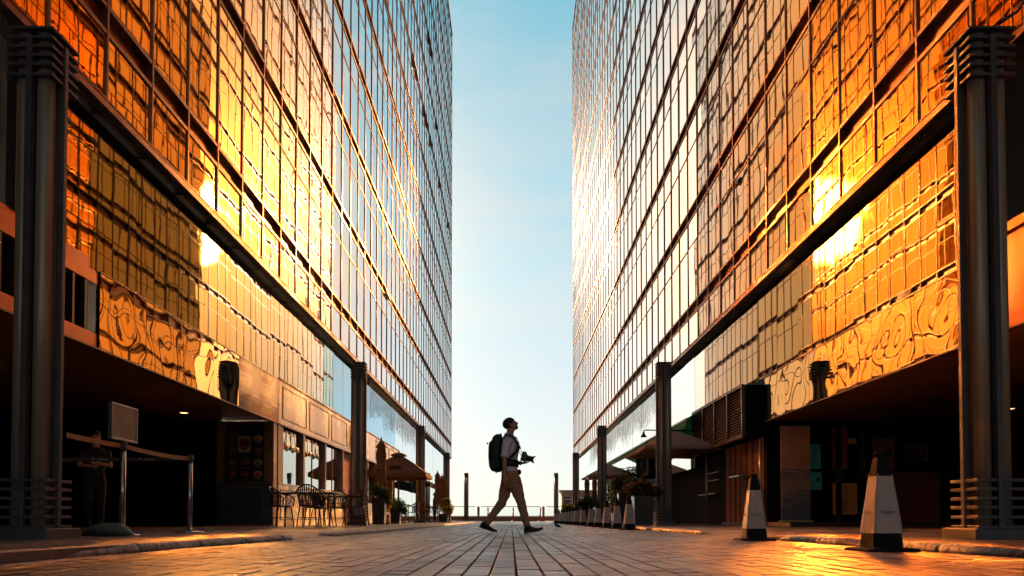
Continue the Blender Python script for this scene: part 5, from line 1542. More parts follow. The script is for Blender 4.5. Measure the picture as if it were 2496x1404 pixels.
def cone():
    c = thing('traffic_cone', '', 'traffic cone')
    MB().rings([sq(.186, 0.0, .1), sq(.186, .012, .1), sq(.172, .022, .1), sq(.118, .028, .2)], True, False).build('base', M['rubber'], c)
    MB().rings([sq(.112, .022), sq(.100, .140)], True, False).build('lower_band', M['rubber'], c)
    mb = MB(); rr = []
    rnd6 = random.Random(8)
    nside = 10; nz = 16
    for j in range(nz + 1):
        f = j / nz; z = .128 + .42 * f; h = .104 - .047 * f
        ring = []
        for s_ in range(4):
            for k in range(nside):
                u = -1 + 2 * k / nside
                w = noise.noise(Vector((s_ * 7 + u * 5, z * 4, 1.0))) * .0028 + noise.noise(Vector((s_ * 9 + u * 14, z * 2, 3.0))) * .0016
                p = Vector((h + w, u * h * .98, z)) if s_ == 0 else Vector((-u * h * .98, h + w, z)) if s_ == 1 else Vector((-h - w, -u * h * .98, z)) if s_ == 2 else Vector((u * h * .98, -h - w, z))
                ring.append(p)
        rr.append(ring)
    mb.rings(rr, False, True)
    e = [[p * 1.0 + Vector((p.x * .05, p.y * .05, dz)) for p in rr[-1]] for dz in (-.006, .002)]
    sl_ = mb.build('sleeve', slv, c)
    h = 0.104 - .047 * .32
    for rot in (0, 1):
        Mx = Matrix.Rotation(R(-90) * rot, 4, 'Z')
        A = Mx @ Matrix.Translation((-.058, -.1 + .0025 - .0002, .274)) @ Matrix.Rotation(R(90 - 6.4), 4, 'X')
        q = MB(); rr2 = []
        for r_ in (.0165, .009):
            rr2.append([Vector((.016 + r_ * math.cos(math.pi * k / 10), r_ * .85 * math.sin(math.pi * k / 10) - .004, .0)) for k in range(11)])
        q.add(rr2[0] + rr2[1], [(k, k + 1, k + 12, k + 11) for k in range(10)])
        q.v = [tuple(A @ Vector(v) + (Mx @ Vector((0, -.0035, 0)))) for v in q.v]
        q.build('logo', logo_blue, sl_)
        B = Matrix.Translation(Mx @ Vector((0, -.0035, 0))) @ A @ Matrix.Translation((.036, .002, 0))
        text_mesh('信和集團', .017, ink, sl_, B, 'lettering')
        text_mesh('Sino Group', .009, ink, sl_, B @ Matrix.Translation((0, -.014, 0)), 'lettering')
    MB().rings([sq(.060, .535), sq(.058, .55), sq(.043, .645), sq(.030, .672, .35)], True, False).build('upper_band', M['rubber'], c)
    MB().lathe([(.024, .665), (.023, .680), (.034, .684), (.037, .694), (.034, .707), (.02, .712)], n=18).build('knob', M['rubber'], c)
    return c
c0 = cone()
cones = [((2.655, 5.45), 4, 'largest white-sleeved cone with black top, nearest the camera on the right'),
         ((2.60, 8.12), -3, 'second white-sleeved cone, beside the kerb in front of the plank wall'),
         ((2.47, 15.9), 2, 'nearest cone of the far row, in front of the tall planter'),
         ((2.47, 17.7), -4, 'second cone of the far row'), ((2.47, 19.6), 3, 'third cone of the far row'), ((2.47, 21.6), 0, 'fourth cone of the far row'),
         ((2.47, 23.5), -2, 'fifth cone of the far row'), ((2.48, 26.2), 3, 'sixth cone of the far row, set off by a gap'), ((2.46, 28.6), 0, 'seventh cone of the far row'),
         ((2.47, 30.1), 1, 'eighth cone of the far row'), ((2.45, 31.6), -2, 'ninth cone of the far row'), ((2.46, 33.4), 2, 'fifth cone from the far end of the row'),
         ((2.46, 35.2), 0, 'fourth cone from the far end of the row'), ((2.46, 37.0), 1, 'third cone from the far end of the row'), ((2.47, 39.2), 0, 'last but one cone at the far end of the row'), ((2.44, 41.5), 0, 'last small cone at the far end of the row beside the pigeon')]
for i, ((x, y), a, lab) in enumerate(cones):
    if i == 0: o = c0; o.location = (x, y, 0.002); o.rotation_euler = (0, 0, R(a))
    else: o = dup(c0, (x, y, 0.001), R(a))
    o['label'] = lab; o['group'] = 'white sleeved traffic cones along the right kerb'

# ------------------------------------------------------------------ queue barrier on the left
ps = material('polished_post_steel', (0.55, 0.52, 0.50), 0.18, 0.95, 0.1, 10, stretch=(8, 8, .3))
def barrier_post():
    c = thing('barrier_post', '', 'barrier post')
    MB().lathe([(.175, 0), (.178, .006), (.16, .016), (.04, .03)], n=28).build('base', ps, c)
    MB().tube([(0, 0, .02), (0, 0, .94)], .031, 24).build('shaft', ps, c)
    MB().tube([(0, 0, .90), (0, 0, .91), (0, 0, .985), (0, 0, .99)], [.034, .038, .038, .03], 24).build('belt_head', M['column_dark'], c)
    return c
b0 = barrier_post(); b0.location = (-4.1, 8.0, WZ)
b0['label'] = 'steel barrier post carrying the framed sign'; b0['group'] = 'steel barrier posts'
b1 = dup(b0, (-4.1, 9.68, WZ), 0, 'steel barrier post without a sign, at the end of the orange belt')
belt = material('orange_brown_belt', (0.50, 0.21, 0.06), 0.55, 0, 0.15, 12)
beltd = material('dark_brown_belt', (0.09, 0.045, 0.035), 0.6)
def beltstrip(name, a, b_, sag, mat, lab):
    a = Vector(a); b_ = Vector(b_); t_ = thing(name, lab, 'barrier belt', a, 0)
    mb = MB(); rr = []
    d = (b_ - a).normalized(); nn = d.cross(V(0, 0, 1)).normalized()
    for k in range(17):
        f = k / 16; p = (b_ - a) * f; p.z -= sag * 4 * f * (1 - f)
        rr.append([p + V(0, 0, -.025) - nn * .001, p + V(0, 0, .025) - nn * .001, p + V(0, 0, .025) + nn * .001, p + V(0, 0, -.025) + nn * .001])
    mb.rings(rr, True, False); mb.build('webbing', mat, t_)
    return t_
beltstrip('barrier_belt', (-4.10, 6.98, 1.005), (-4.10, 7.96, 1.0), .006, belt, 'orange-brown barrier belt between the near column and the sign post')
beltstrip('barrier_belt', (-4.10, 8.04, 1.0), (-4.10, 9.64, 1.0), .02, belt, 'orange-brown barrier belt between the two steel posts')
bt_ = beltstrip('barrier_belt', (-4.14, 9.68, 1.0), (-6.4, 9.72, 1.0), .012, beltd, 'dark barrier belt with small white lettering running back into the shadow')
pale_ink = flatmat('pale_ink', (0.55, 0.5, 0.5))
for k, s_ in enumerate((-.55, -1.15, -1.75)):
    Bm = Matrix.Translation((s_, -.004, -.012)) @ Matrix.Rotation(R(90), 4, 'X')
    text_mesh('信和集團', .032, pale_ink, bt_, Bm, 'lettering')
    q = MB(); q.add([(s_ - .045 + .02 * math.cos(math.pi * j / 8), -.006, -.01 + .018 * math.sin(math.pi * j / 8)) for j in range(9)] + [(s_ - .045 + .01 * math.cos(math.pi * j / 8), -.006, -.01 + .009 * math.sin(math.pi * j / 8)) for j in range(9)], [(j, j + 1, j + 10, j + 9) for j in range(8)])
    q.build('logo', pale_ink, bt_)
sf_ = thing('framed_sign', 'framed notice board on top of the nearer barrier post, facing the street', 'sign', (-4.1, 8.0, 1.05))
mb = MB()
for (a, b_, c, d) in ((-.27, .27, .0, .022), (-.27, .27, .358, .38), (-.27, -.248, .022, .358), (.248, .27, .022, .358)): mb.box(-.022, .022, a, b_, c, d)
mb.build('frame', M['steel'], sf_, bevel=.003)
MB().box(.006, .014, -.248, .248, .022, .358).build('notice', material('pinkish_notice', (0.42, 0.27, 0.22), .25, 0, .2, 3), sf_)
MB().box(-.018, -.012, -.248, .248, .022, .358).build('backing', M['teal'], sf_)
MB().tube([(0, 0, -.01), (0, 0, .002)], .02, 12).build('bracket', M['steel'], sf_)
sb = thing('sandbag', 'dark green sack lying over the foot of the nearer barrier post', 'sack', (-3.98, 7.55, WZ), R(8))
q = MB(); q.ell([(V(-.27, 0, .015), .005, .04, Matrix.Rotation(R(90), 3, 'Y')), (V(-.23, 0, .045), .04, .085, Matrix.Rotation(R(90), 3, 'Y')), (V(-.12, 0, .065), .062, .115, Matrix.Rotation(R(90), 3, 'Y')), (V(.02, 0, .072), .068, .12, Matrix.Rotation(R(90), 3, 'Y')), (V(.12, 0, .066), .062, .105, Matrix.Rotation(R(90), 3, 'Y')), (V(.17, 0, .04), .035, .06, Matrix.Rotation(R(90), 3, 'Y')), (V(.21, 0, .025), .012, .035, Matrix.Rotation(R(90), 3, 'Y'))], 22)
o = q.build('sack', material('green_grey_sack', (0.10, 0.13, 0.105), .55, 0, .3, 9, bump=.004, bscale=22), sb); s_ = o.modifiers.new('sub', 'SUBSURF'); s_.levels = 2; s_.render_levels = 2; folds(o, .06, .02)
MB().tube([V(.19, 0, .03), V(.2, .0, .032)], .016, 10).build('tie', M['rubber'], sb)
tag(MB().add([(-4.6, 7.9, WZ + .004), (-3.75, 7.75, WZ + .004), (-3.7, 8.35, WZ + .004), (-4.5, 8.5, WZ + .004), (-4.6, 7.9, WZ + .001), (-3.75, 7.75, WZ + .001), (-3.7, 8.35, WZ + .001), (-4.5, 8.5, WZ + .001)], [(0, 1, 2, 3), (0, 4, 5, 1), (1, 5, 6, 2), (2, 6, 7, 3), (3, 7, 4, 0)]).build('metal_sheet', M['steel']), 'thin pale metal sheet lying on the pavement behind the sack', 'metal sheet')

# ------------------------------------------------------------------ cafe furniture
rat = material('black_brown_rattan', (0.028, 0.020, 0.018), 0.42, 0, 0.4, 60, bump=.002, bscale=120)
def cafe_chair():
    c = thing('cafe_chair', '', 'chair')
    mb = MB(); mb.lathe([(.20, .43), (.215, .44), (.215, .455), (.19, .462)], n=22); mb.build('seat', rat, c)
    for (x, y) in ((.16, .15), (.16, -.15), (-.16, .15), (-.16, -.15)):
        MB().tube([(x, y, .44), (x * 1.2, y * 1.2, .2), (x * 1.32, y * 1.32, 0)], .012, 8).build('leg', rat, c)
    hoop = [Vector((-.21 * math.cos(a) * 1.0 - .02, .27 * math.sin(a), .70 + .17 * math.cos(a) ** 2 if math.cos(a) > 0 else .70)) for a in [math.pi * (-.62 + 1.24 * k / 20) for k in range(21)]]
    arms = [Vector((.17, -.235, .45))] + [Vector((.19, -.255, .62))] + hoop + [Vector((.19, .255, .62)), Vector((.17, .235, .45))]
    MB().tube(arms, .015, 8).build('arm_hoop', rat, c)
    mb = MB(); n_ = 13
    for k in range(n_):
        a = math.pi * (-.34 + .68 * k / (n_ - 1))
        top = Vector((-.21 * math.cos(a) - .02, .27 * math.sin(a), .70 + .17 * math.cos(a) ** 2)); bot = Vector((-.20 * math.cos(a), .20 * math.sin(a), .45))
        mb.bar(bot, top, .024, .007, up=(math.cos(a), -math.sin(a), 0))
    for z in (.55, .66, .76):
        f = (z - .45) / .42
        mb.tube([Vector((-(.20 + .01 * f) * math.cos(a) - .02 * f, (.20 + .07 * f) * math.sin(a), z)) for a in [math.pi * (-.34 + .68 * k / 12) for k in range(13)]], .010, 6)
    mb.build('backrest', rat, c)
    mb = MB()
    mb.tube([(.19, .18, .2), (-.19, .18, .2)], .008, 6); mb.tube([(.19, -.18, .2), (-.19, -.18, .2)], .008, 6); mb.tube([(0, .18, .2), (0, -.18, .2)], .008, 6)
    mb.build('stretcher', rat, c)
    return c
ch0 = cafe_chair()
chairs = [((-4.12, 15.5), 90, 'black rattan cafe chair nearest the camera, its back turned, before the cream wall'), ((-4.95, 16.3), -10, 'black rattan cafe chair at the left end of the first table'),
          ((-4.55, 17.6), -90, 'black rattan cafe chair between the first table and the cafe window'), ((-3.55, 17.2), 175, 'black rattan cafe chair at the street end of the first table'),
          ((-4.28, 18.7), 100, 'black rattan cafe chair with its back turned beside the blue bag'), ((-4.9, 19.6), -20, 'black rattan cafe chair in front of the second cafe window'),
          ((-4.3, 28.2), 80, 'rattan cafe chair just beyond the small planter'), ((-4.9, 29.6), -60, 'rattan cafe chair under the open brown parasol, near side'), ((-4.0, 31.0), 150, 'rattan cafe chair under the open brown parasol, street side'),
          ((-3.85, 34.2), 90, 'rattan cafe chair at the foot of the third left column'), ((-3.6, 36.4), 110, 'rattan cafe chair with round arms right of the third left column'), ((-4.3, 37.6), -80, 'rattan cafe chair beside the waiter'),
          ((4.3, 26.0), 90, 'dark chair beneath the big open parasol on the right'), ((5.2, 27.5), -90, 'dark chair beside the wall under the right parasol'), ((3.9, 24.5), 60, 'dark chair right behind the tall planter'), ((4.3, 39.0), 70, 'dark chair near the far small parasol')]
for i, ((x, y), a, lab) in enumerate(chairs):
    if i == 0: o = ch0; o.location = (x, y, WZ); o.rotation_euler = (0, 0, R(a))
    else: o = dup(ch0, (x, y, WZ), R(a))
    o['label'] = lab; o['group'] = 'rattan cafe chairs'
def cafe_table():
    c = thing('cafe_table', '', 'table')
    MB().box(-.62, .62, -.35, .35, .735, .755).build('tabletop', M['rubber'], c, bevel=.006)
    for (x, y) in ((.55, .29), (-.55, .29), (.55, -.29), (-.55, -.29)):
        MB().tube([(x, y, .735), (x, y, .5), (x * 1.03, y, .2), (x * 1.08, y * 1.05, 0)], .014, 8).build('leg', rat, c)
    for y in (.29, -.29):
        for s_ in (1, -1): MB().tube([(s_ * .25, y, .73), (s_ * .40, y, .66), (s_ * .50, y, .52), (s_ * .55, y, .36)], .008, 6).build('brace', rat, c)
    return c
tb0 = cafe_table()
tabs = [((-4.55, 16.9), 0, 'black cafe table nearest the camera in front of the cream base'), ((-4.3, 19.5), 0, 'black cafe table just before the second left column'), ((-4.45, 30.2), 90, 'cafe table under the open brown parasol'), ((-4.2, 35.8), 90, 'cafe table beside the third left column'), ((4.7, 26.7), 90, 'table under the big open parasol on the right')]
for i, ((x, y), a, lab) in enumerate(tabs):
    if i == 0: o = tb0; o.location = (x, y, WZ)
    else: o = dup(tb0, (x, y, WZ), R(a))
    o['label'] = lab; o['group'] = 'cafe tables'
tl = thing('tealback_chair', 'chair with a rounded teal backrest at the far cafe on the left', 'chair', (-4.75, 31.6, WZ), R(90))
MB().ell([(V(-.20, 0, .50), .015, .18, None), (V(-.22, 0, .70), .018, .24, None), (V(-.23, 0, .84), .016, .2, None), (V(-.235, 0, .90), .01, .08, None)], 16).build('backrest', gb, tl)
MB().box(-.2, .2, -.2, .2, .43, .46).build('seat', M['wood_frame'], tl, bevel=.01)
for (x, y) in ((.17, .17), (.17, -.17), (-.17, .17), (-.17, -.17)): MB().tube([(x, y, .43), (x * 1.1, y * 1.1, 0)], .014, 8).build('leg', M['wood_frame'], tl)

# parasols
cb_ = material('brown_parasol_cloth', (0.30, 0.16, 0.10), 0.85, 0, 0.15, 3, bump=.004, bscale=10)
cr_ = material('taupe_parasol_cloth', (0.48, 0.34, 0.28), 0.85, 0, 0.12, 3, bump=.004, bscale=10)
def open_parasol(lab, loc, a, b_, ze, zp, mat, vent=True, val=0.16, emblem=False, belly_k=1.0):
    c = thing('parasol', lab, 'parasol', loc, 0, 'open parasols')
    mb = MB(); n_ = 9
    cor = [(b_, -a), (b_, a), (-b_, a), (-b_, -a)]
    for s_ in range(4):
        (x0, y0), (x1, y1) = cor[s_], cor[(s_ + 1) % 4]
        vs = []; fs = []
        for j in range(n_ + 1):
            f = j / n_
            for k in range(n_ + 1):
                u = k / n_
                x = (x0 + (x1 - x0) * u) * f; y = (y0 + (y1 - y0) * u) * f
                belly = (-.09 * math.sin(math.pi * u) * f + .07 * math.sin(math.pi * f)) * belly_k
                inset = .045 * math.sin(math.pi * u) * f
                vs.append((x * (1 - inset), y * (1 - inset), zp - (zp - ze) * f + belly * (1 if 1 else 0) * .6))
        for j in range(n_):
            for k in range(n_):
                i0 = j * (n_ + 1) + k; fs.append((i0, i0 + n_ + 1, i0 + n_ + 2, i0 + 1))
        mb.add(vs, fs, True)
        # hanging edge
        e = vs[-(n_ + 1):]
        mb.add(e + [(p[0] * 1.005, p[1] * 1.005, p[2] - val) for p in e], [(k, n_ + 1 + k, n_ + 2 + k, k + 1) for k in range(n_)], True)
    o = mb.build('canopy', mat, c); sd = o.modifiers.new('thick', 'SOLIDIFY'); sd.thickness = .006
    if vent:
        mb = MB()
        h = .30
        mb.rings([[V(h, -h, zp - .10), V(h, h, zp - .10), V(-h, h, zp - .10), V(-h, -h, zp - .10)], [V(h, -h, zp - .03), V(h, h, zp - .03), V(-h, h, zp - .03), V(-h, -h, zp - .03)], [V(.04, -.04, zp + .07), V(.04, .04, zp + .07), V(-.04, .04, zp + .07), V(-.04, -.04, zp + .07)]], True, False)
        mb.build('vent', mat, c)
        MB().lathe([(.02, zp + .06), (.03, zp + .09), (.015, zp + .14)], n=10).build('finial', M['wood_frame'], c)
    MB().tube([(0, 0, 0), (0, 0, zp)], .028, 12).build('pole', M['wood_frame'], c)
    MB().lathe([(.30, 0), (.30, .05), (.05, .08)], n=16).build('foot', M['column_dark'], c)
    for (x, y) in cor:
        MB().bar((0, 0, zp - .06), (x * .98, y * .98, ze - .02), .022, .03).build('rib', M['wood_frame'], c)
    if emblem:
        mb = MB(); f = .72; z = zp - (zp - ze) * f + .03
        for (dx_, w) in ((-.16, .05), (-.06, .06), (.06, .06), (.16, .05)):
            y = -a * f; mb.add([(dx_ - w, y - .035, z - .045), (dx_ + w, y - .035, z - .045), (dx_ + w * .4, y + .10, z + .055), (dx_ - w * .4, y + .10, z + .055)], [(0, 1, 2, 3)])
        mb.box(-.26, .26, -a * f - .10, -a * f - .07, z - .10, z - .07)
        mb.build('emblem', M['rubber'], c)
    return c
open_parasol('open brown parasol with a small dark emblem over the left cafe tables', (-4.92, 33.2, WZ), 1.35, 1.32, 2.12, 3.02, cb_, True, .17, True)
open_parasol('big open taupe parasol behind the second right column', (5.15, 24.5, WZ), 1.88, 1.15, 2.36, 3.10, cr_, False, .10, belly_k=-.25)
open_parasol('smaller open taupe parasol behind the third right column', (4.85, 38.0, WZ), 1.9, 1.15, 2.30, 2.95, cr_, False, .09, belly_k=-.25)
def closed_parasol(lab, loc, H, mat):
    c = thing('parasol', lab, 'parasol', loc, 0, 'folded parasols')
    rr = []; n_ = 32
    for (z, r_, fl) in ((H - .02, .03, 0), (H - .10, .085, .1), (H - .26, .17, .12), (H - .27, .12, .15), (H - .5, .14, .22), (H - .9, .12, .25), (H - 1.25, .135, .3), (H - 1.6, .19, .38), (H - 1.85, .20, .42)):
        rr.append([V(r_ * (1 + fl * math.cos(8 * a + z * 1.3)) * math.cos(a), r_ * (1 + fl * math.cos(8 * a + z * 1.3)) * math.sin(a), z) for a in [2 * math.pi * k / n_ for k in range(n_)]])
    mb = MB(); mb.rings(rr); mb.build('folded_canopy', mat, c)
    MB().tube([(0, 0, 0), (0, 0, H)], .025, 12).build('pole', M['wood_frame'], c)
    MB().lathe([(.02, H - .03), (.035, H), (.012, H + .05), (.02, H + .07), (.004, H + .11)], n=10).build('finial', M['wood_frame'], c)
    MB().tube([(.0, .0, H - 1.0), (0, 0, H - .97)], .145, 20).build('tie_band', M['rubber'], c)
    MB().lathe([(.28, 0), (.28, .05), (.05, .08)], n=16).build('foot', M['column_dark'], c)
    return c
closed_parasol('folded dark brown parasol rising out of the tall left planter', (-4.22, 24.6, WZ), 2.75, cb_)
for (x, y, lab) in ((-4.08, 42.0, 'nearest of the three folded brown parasols by the waiter'), (-4.12, 45.2, 'middle of the three folded brown parasols by the waiter'), (-4.22, 48.0, 'farthest of the three folded brown parasols by the waiter'), (4.55, 45.5, 'left one of two folded parasols behind the third right column'), (4.95, 45.0, 'right one of two folded parasols behind the third right column')):
    closed_parasol(lab, (x, y, WZ), 2.78, cb_)

# plants
leafm = {'green': material('green_leaves', (0.09, 0.20, 0.035), 0.5, 0, 0.4, 6), 'dark': material('dark_leaves', (0.03, 0.06, 0.02), 0.5, 0, 0.4, 6), 'yellow': material('yellow_flowers', (0.85, 0.5, 0.03), 0.6, 0, 0.3, 6), 'rust': material('rusty_leaves', (0.36, 0.16, 0.04), 0.55, 0, 0.4, 6), 'lime': material('bright_green_leaves', (0.22, 0.45, 0.06), 0.5, 0, 0.4, 6)}
def translucent(m, k):
    t_ = m.node_tree; b_ = t_.nodes['Principled BSDF']; o_ = [n for n in t_.nodes if n.type == 'OUTPUT_MATERIAL'][0]
    tr_ = t_.nodes.new('ShaderNodeBsdfTranslucent'); mx_ = t_.nodes.new('ShaderNodeMixShader'); mx_.inputs[0].default_value = k
    if b_.inputs['Base Color'].links: t_.links.new(b_.inputs['Base Color'].links[0].from_socket, tr_.inputs['Color'])
    t_.links.new(b_.outputs[0], mx_.inputs[1]); t_.links.new(tr_.outputs[0], mx_.inputs[2]); t_.links.new(mx_.outputs[0], o_.inputs[0])
for m_ in leafm.values(): translucent(m_, .5)
translucent(cb_, .3); translucent(cr_, .3); translucent(M['greencloth'], .4)
def leaves(seed, n_, shape, size, mats, wts):
    r7 = random.Random(seed); mb = MB()
    for _ in range(n_):
        p = shape(r7); 
        if p is None: continue
        a, e_, ro = r7.uniform(0, 6.28), r7.uniform(-.6, 1.1), r7.uniform(-1, 1)
        d = V(math.cos(a) * math.cos(e_), math.sin(a) * math.cos(e_), math.sin(e_)); u = d.cross(V(ro, .3, 1)).normalized()
        s_ = size * r7.uniform(.6, 1.4)
        x = r7.random(); acc = 0
        for i, w in enumerate(wts):
            acc += w
            if x <= acc: mb.cur = i; break
        mid = p + d * s_ * .5
        mb.add([p, mid + u * s_ * .22, p + d * s_, mid - u * s_ * .22], [(0, 1, 2), (0, 2, 3)])
    return mb
def blobshape(cs):
    def f(r7):
        c, rad = cs[r7.randrange(len(cs))]
        while True:
            q = V(r7.uniform(-1, 1), r7.uniform(-1, 1), r7.uniform(-1, 1))
            if .35 < q.length < 1: break
        return V(c[0] + q.x * rad[0], c[1] + q.y * rad[1], c[2] + q.z * rad[2])
    return f
marble = material('scratched_reflective_planter_side', (0.22, 0.20, 0.18), 0.22, 0.4, 0.6, 14, stretch=(1, 1, .5), bump=.002, bscale=18)
planterm = material('black_planter', (0.012, 0.012, 0.014), 0.35, 0, 0.3, 5)
def planter(lab, x, y, w, h, cs, mats, wts, n_, size, seed):
    c = thing('planter', lab, 'planter', (x, y, WZ), 0, 'black planters')
    pb = MB(); pb.rings([[V(-w * .9, -w * .9, .02), V(w * .9, -w * .9, .02), V(w * .9, w * .9, .02), V(-w * .9, w * .9, .02)], [V(-w, -w, h), V(w, -w, h), V(w, w, h), V(-w, w, h)], [V(-w * .88, -w * .88, h), V(w * .88, -w * .88, h), V(w * .88, w * .88, h), V(-w * .88, w * .88, h)], [V(-w * .86, -w * .86, h - .05), V(w * .86, -w * .86, h - .05), V(w * .86, w * .86, h - .05), V(-w * .86, w * .86, h - .05)]], True, False)
    pb.build('pot', planterm, c, bevel=.006)
    sgn = -1 if x > 0 else 1
    MB().add([(sgn * w * .905, -w * .86, .05), (sgn * w * .905, w * .86, .05), (sgn * w * 1.003, w * .95, h - .03), (sgn * w * 1.003, -w * .95, h - .03), (sgn * w * .89, -w * .86, .05), (sgn * w * .89, w * .86, .05), (sgn * w * .99, w * .95, h - .03), (sgn * w * .99, -w * .95, h - .03)], [(0, 1, 2, 3), (0, 4, 5, 1), (1, 5, 6, 2), (2, 6, 7, 3), (3, 7, 4, 0)]).build('side_panel', marble, c)
    for (a, b_) in ((-.8, -.8), (.8, -.8), (.8, .8), (-.8, .8)): MB().sphere((a * w, b_ * w, .018), .018, 8, 6).build('castor', M['steel'], c)
    mb = leaves(seed, n_, blobshape(cs), size, mats, wts)
    mb.build('foliage', [leafm[m_] for m_ in mats], c)
    st = MB(); r8 = random.Random(seed)
    for _ in range(9):
        cc, rad = cs[r8.randrange(len(cs))]
        st.tube([V(r8.uniform(-.4, .4) * w, r8.uniform(-.4, .4) * w, h - .06), V(cc[0] * .5, cc[1] * .5, (h + cc[2]) / 2), V(cc[0] + r8.uniform(-.6, .6) * rad[0], cc[1] + r8.uniform(-.6, .6) * rad[1], cc[2] + r8.uniform(-.2, .5) * rad[2])], [.008, .006, .003], 5)
    st.build('stems', M['wood_frame'], c)
    return c
planter('tall black planter with a green bush beside the second left column', -3.93, 22.6, .19, .80, [((0, 0, .98), (.30, .30, .18)), ((.15, -.05, .90), (.22, .22, .16)), ((-.12, .05, 1.05), (.22, .2, .15)), ((.22, .1, .80), (.12, .15, .2))], ['dark', 'green', 'lime'], [.5, .38, .12], 2600, .075, 1)
planter('lower black planter with a trailing green plant right of the tall one', -3.83, 25.2, .16, .50, [((0.05, 0, .68), (.24, .24, .18)), ((.2, 0, .55), (.16, .18, .2)), ((.28, 0, .42), (.1, .12, .12))], ['dark', 'green', 'lime'], [.4, .45, .15], 1800, .07, 2)
planter('black planter with yellow flowers at the far end of the left kerb', -3.22, 36.2, .22, .42, [((0.05, 0, .75), (.32, .3, .30)), ((0.1, 0, .98), (.25, .25, .18)), ((.28, -.05, .55), (.16, .2, .22))], ['dark', 'green', 'yellow'], [.35, .30, .35], 3000, .07, 3)
planter('second flower planter just behind the yellow one on the left', -3.25, 38.4, .2, .42, [((0.05, 0, .7), (.3, .3, .28))], ['dark', 'green', 'yellow'], [.4, .35, .25], 1500, .07, 13)
planter('large black planter with rust and green leaves left of the second right column', 3.56, 20.6, .26, .80, [((.0, 0, .95), (.38, .36, .17)), ((-.28, 0, .98), (.22, .3, .16)), ((.25, 0, .90), (.3, .3, .15)), ((.05, 0, 1.08), (.22, .25, .11))], ['dark', 'green', 'rust'], [.42, .18, .40], 3600, .085, 4)
planter('pale-sided tall planter behind the large rust-leaved planter', 3.52, 23.6, .2, .98, [((0, 0, 1.18), (.3, .3, .2)), ((-.2, 0, 1.25), (.2, .2, .2))], ['dark', 'green', 'rust'], [.5, .3, .2], 1600, .08, 5)
planter('planter with a dark rounded shrub behind the row of cones', 3.2, 31.2, .22, .55, [((0, 0, .85), (.42, .4, .26)), ((-.2, 0, .72), (.3, .3, .2))], ['dark', 'green'], [.8, .2], 2400, .09, 6)
planter('planter with a yellow-green bush farthest along the right kerb', 3.45, 46.0, .22, .55, [((0, 0, .85), (.42, .4, .3)), ((.2, 0, .7), (.3, .3, .25))], ['dark', 'green', 'yellow'], [.45, .35, .2], 2400, .09, 7)
hg = thing('hedge', 'bright green climbing hedge under the small parasol on the right', 'hedge', (5.9, 40, WZ))
def hs(r7):
    y = r7.uniform(-5.2, 6.0); z = r7.uniform(.5, 2.55 + .25 * noise.noise(V(y * .8, 0, 0))); x = r7.gauss(-.05, .13) - .18 * abs(noise.noise(V(y, z * 1.5, 4)))
    if noise.noise(V(y * 1.6, z * 2.2, 9)) > .32: return None
    return V(x, y, z)
leaves(21, 9000, hs, .13, 0, [.3, .4, .22, .08]).build('foliage', [leafm['dark'], leafm['green'], leafm['lime'], leafm['yellow']], hg)
MB().box(.05, .15, -5.2, 6.0, 0, 2.1).build('trellis', M['wood_frame'], hg)
MB().box(-.35, .1, -5.2, 6.0, 0, .5).build('trough', planterm, hg)
sb2 = thing('shrub_by_sign', 'yellow-leaved pot plant half hidden behind the second left column', 'potted plant', (-4.28, 25.9, WZ))
leaves(31, 900, blobshape([((0, 0, .75), (.2, .2, .35))]), .09, 0, [.5, .3, .2]).build('foliage', [leafm['yellow'], leafm['rust'], leafm['green']], sb2)
MB().lathe([(.12, 0), (.16, .3), (.15, .32)], n=14).build('pot', M['cream_plain'], sb2)

# blue bag on the column base
bb = thing('plastic_bag', 'bulging translucent blue plastic bag hanging on the second left column', 'bag', (-4.06, 20.1, .30))
q = MB(); rr = []
for j in range(12):
    f = j / 11; z = .02 + .50 * f; r_ = (.145 * math.sin(math.pi * min(1, .12 + f * .80)) ** .6) * (1.0 if f < .8 else .75)
    rr.append([V(r_ * (1 + .13 * noise.noise(V(math.cos(a) * 2, math.sin(a) * 2, z * 9))) * math.cos(a), .7 * r_ * math.sin(a), z) for a in [2 * math.pi * k / 20 for k in range(20)]])
q.rings(rr); q.build('bag', material('blue_plastic_film', (0.26, 0.42, 0.62), .35, 0, .3, 7, bump=.006, bscale=20), bb)
q = MB(); q.sphere((0, 0, .55), (.08, .06, .06), 12, 8); q.build('knot', material('pale_pink_film', (0.55, 0.45, 0.46), .35), bb)

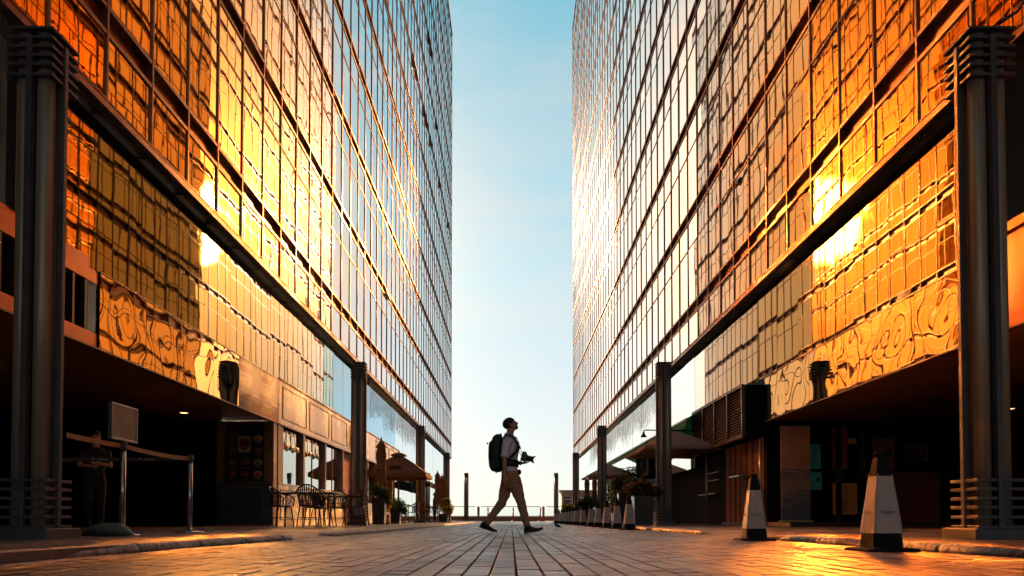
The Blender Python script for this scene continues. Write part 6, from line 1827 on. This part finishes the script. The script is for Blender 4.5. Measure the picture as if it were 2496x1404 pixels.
# icicle light curtains under the towers' sills
wire = material('pale_light_wire', (0.42, 0.38, 0.33), 0.5); bulb = material('clear_bulb_plastic', (0.75, 0.72, 0.68), 0.3)
def icicles(lab, x, y0, y1, seed, side):
    c = thing('light_curtain', lab, 'string lights', (x, y0, 5.95)); r9 = random.Random(seed)
    w_ = MB(); b_ = MB(); y = 0
    w_.bar((0, 0, 0), (0, y1 - y0, 0), .012)
    while y < y1 - y0:
        ln = 1.15 + .45 * math.sin(y * 1.1 + seed) * r9.random() + r9.uniform(-.25, .25)
        w_.bar((0, y, 0), (r9.uniform(-.02, .02), y, -ln), .0045)
        z = -.15
        while z > -ln:
            p = V(r9.uniform(-.02, .02), y + r9.uniform(-.03, .03), z); s_ = .010
            b_.add([p + V(s_, 0, 0), p + V(0, s_, 0), p + V(-s_, 0, 0), p + V(0, -s_, 0), p + V(0, 0, s_ * 1.8), p + V(0, 0, -s_ * 1.8)], [(0, 1, 4), (1, 2, 4), (2, 3, 4), (3, 0, 4), (1, 0, 5), (2, 1, 5), (3, 2, 5), (0, 3, 5)])
            z -= r9.uniform(.09, .16)
        y += .14
    w_.build('wires', wire, c); b_.build('bulbs', bulb, c)
icicles('curtain of pale hanging lights below the left tower from the second column on', -5.85, 31.3, 48.5, 1, -1)
icicles('curtain of pale hanging lights below the right tower from the second column on', 6.25, 31.3, 60.0, 2, 1)
# dark wires of unlit lights over the near right column
rw = material('dark_light_wire', (0.05, 0.03, 0.02), 0.5)
lw_ = thing('light_wires', 'dark tangled wires of unlit lights draped over the cap of the near right column', 'string lights', (4.3, 6.5, 4.5))
mb = MB(); r9 = random.Random(3)
mb.tube([V(-.05, .0, .05), V(.18, .1, .22), V(.42, .25, .52), V(.75, .4, .95)], [.02, .014, .012, .01], 6)
for (x0, y0, ln) in ((.02, -.3, .9), (.07, -.3, 1.9), (.13, -.3, 1.5), (.24, -.2, 2.2), (.33, -.1, 1.6), (.36, -.1, 2.6), (.0, -.29, 1.2)):
    pts = [V(x0, y0, .35)]; n_ = int(ln / .12)
    for k in range(n_): pts.append(V(x0 + r9.uniform(-.012, .012), y0 + r9.uniform(-.01, .01), .35 - ln * (k + 1) / n_))
    mb.tube(pts, .0035, 5)
    for p in pts[2:]:
        if r9.random() < .7: mb.tube([p, p + V(r9.choice((-1, 1)) * .035, -.01, r9.uniform(-.02, .02))], .003, 4)
mb.build('wires', rw, lw_)
lw2 = thing('light_wires', 'thin dark wires hanging beside the near left column at the picture edge', 'string lights', (-4.25, 6.3, 4.4))
mb = MB()
for (x0, ln) in ((-.02, 1.6), (.02, .9), (-.12, 1.1)):
    pts = [V(x0 + r9.uniform(-.012, .012), -.05, .4 - ln * k / 12) for k in range(13)]; mb.tube(pts, .0035, 5)
    for p in pts[3:]: mb.tube([p, p + V(r9.choice((-1, 1)) * .04, 0, -.02)], .003, 4)
mb.build('wires', rw, lw2)
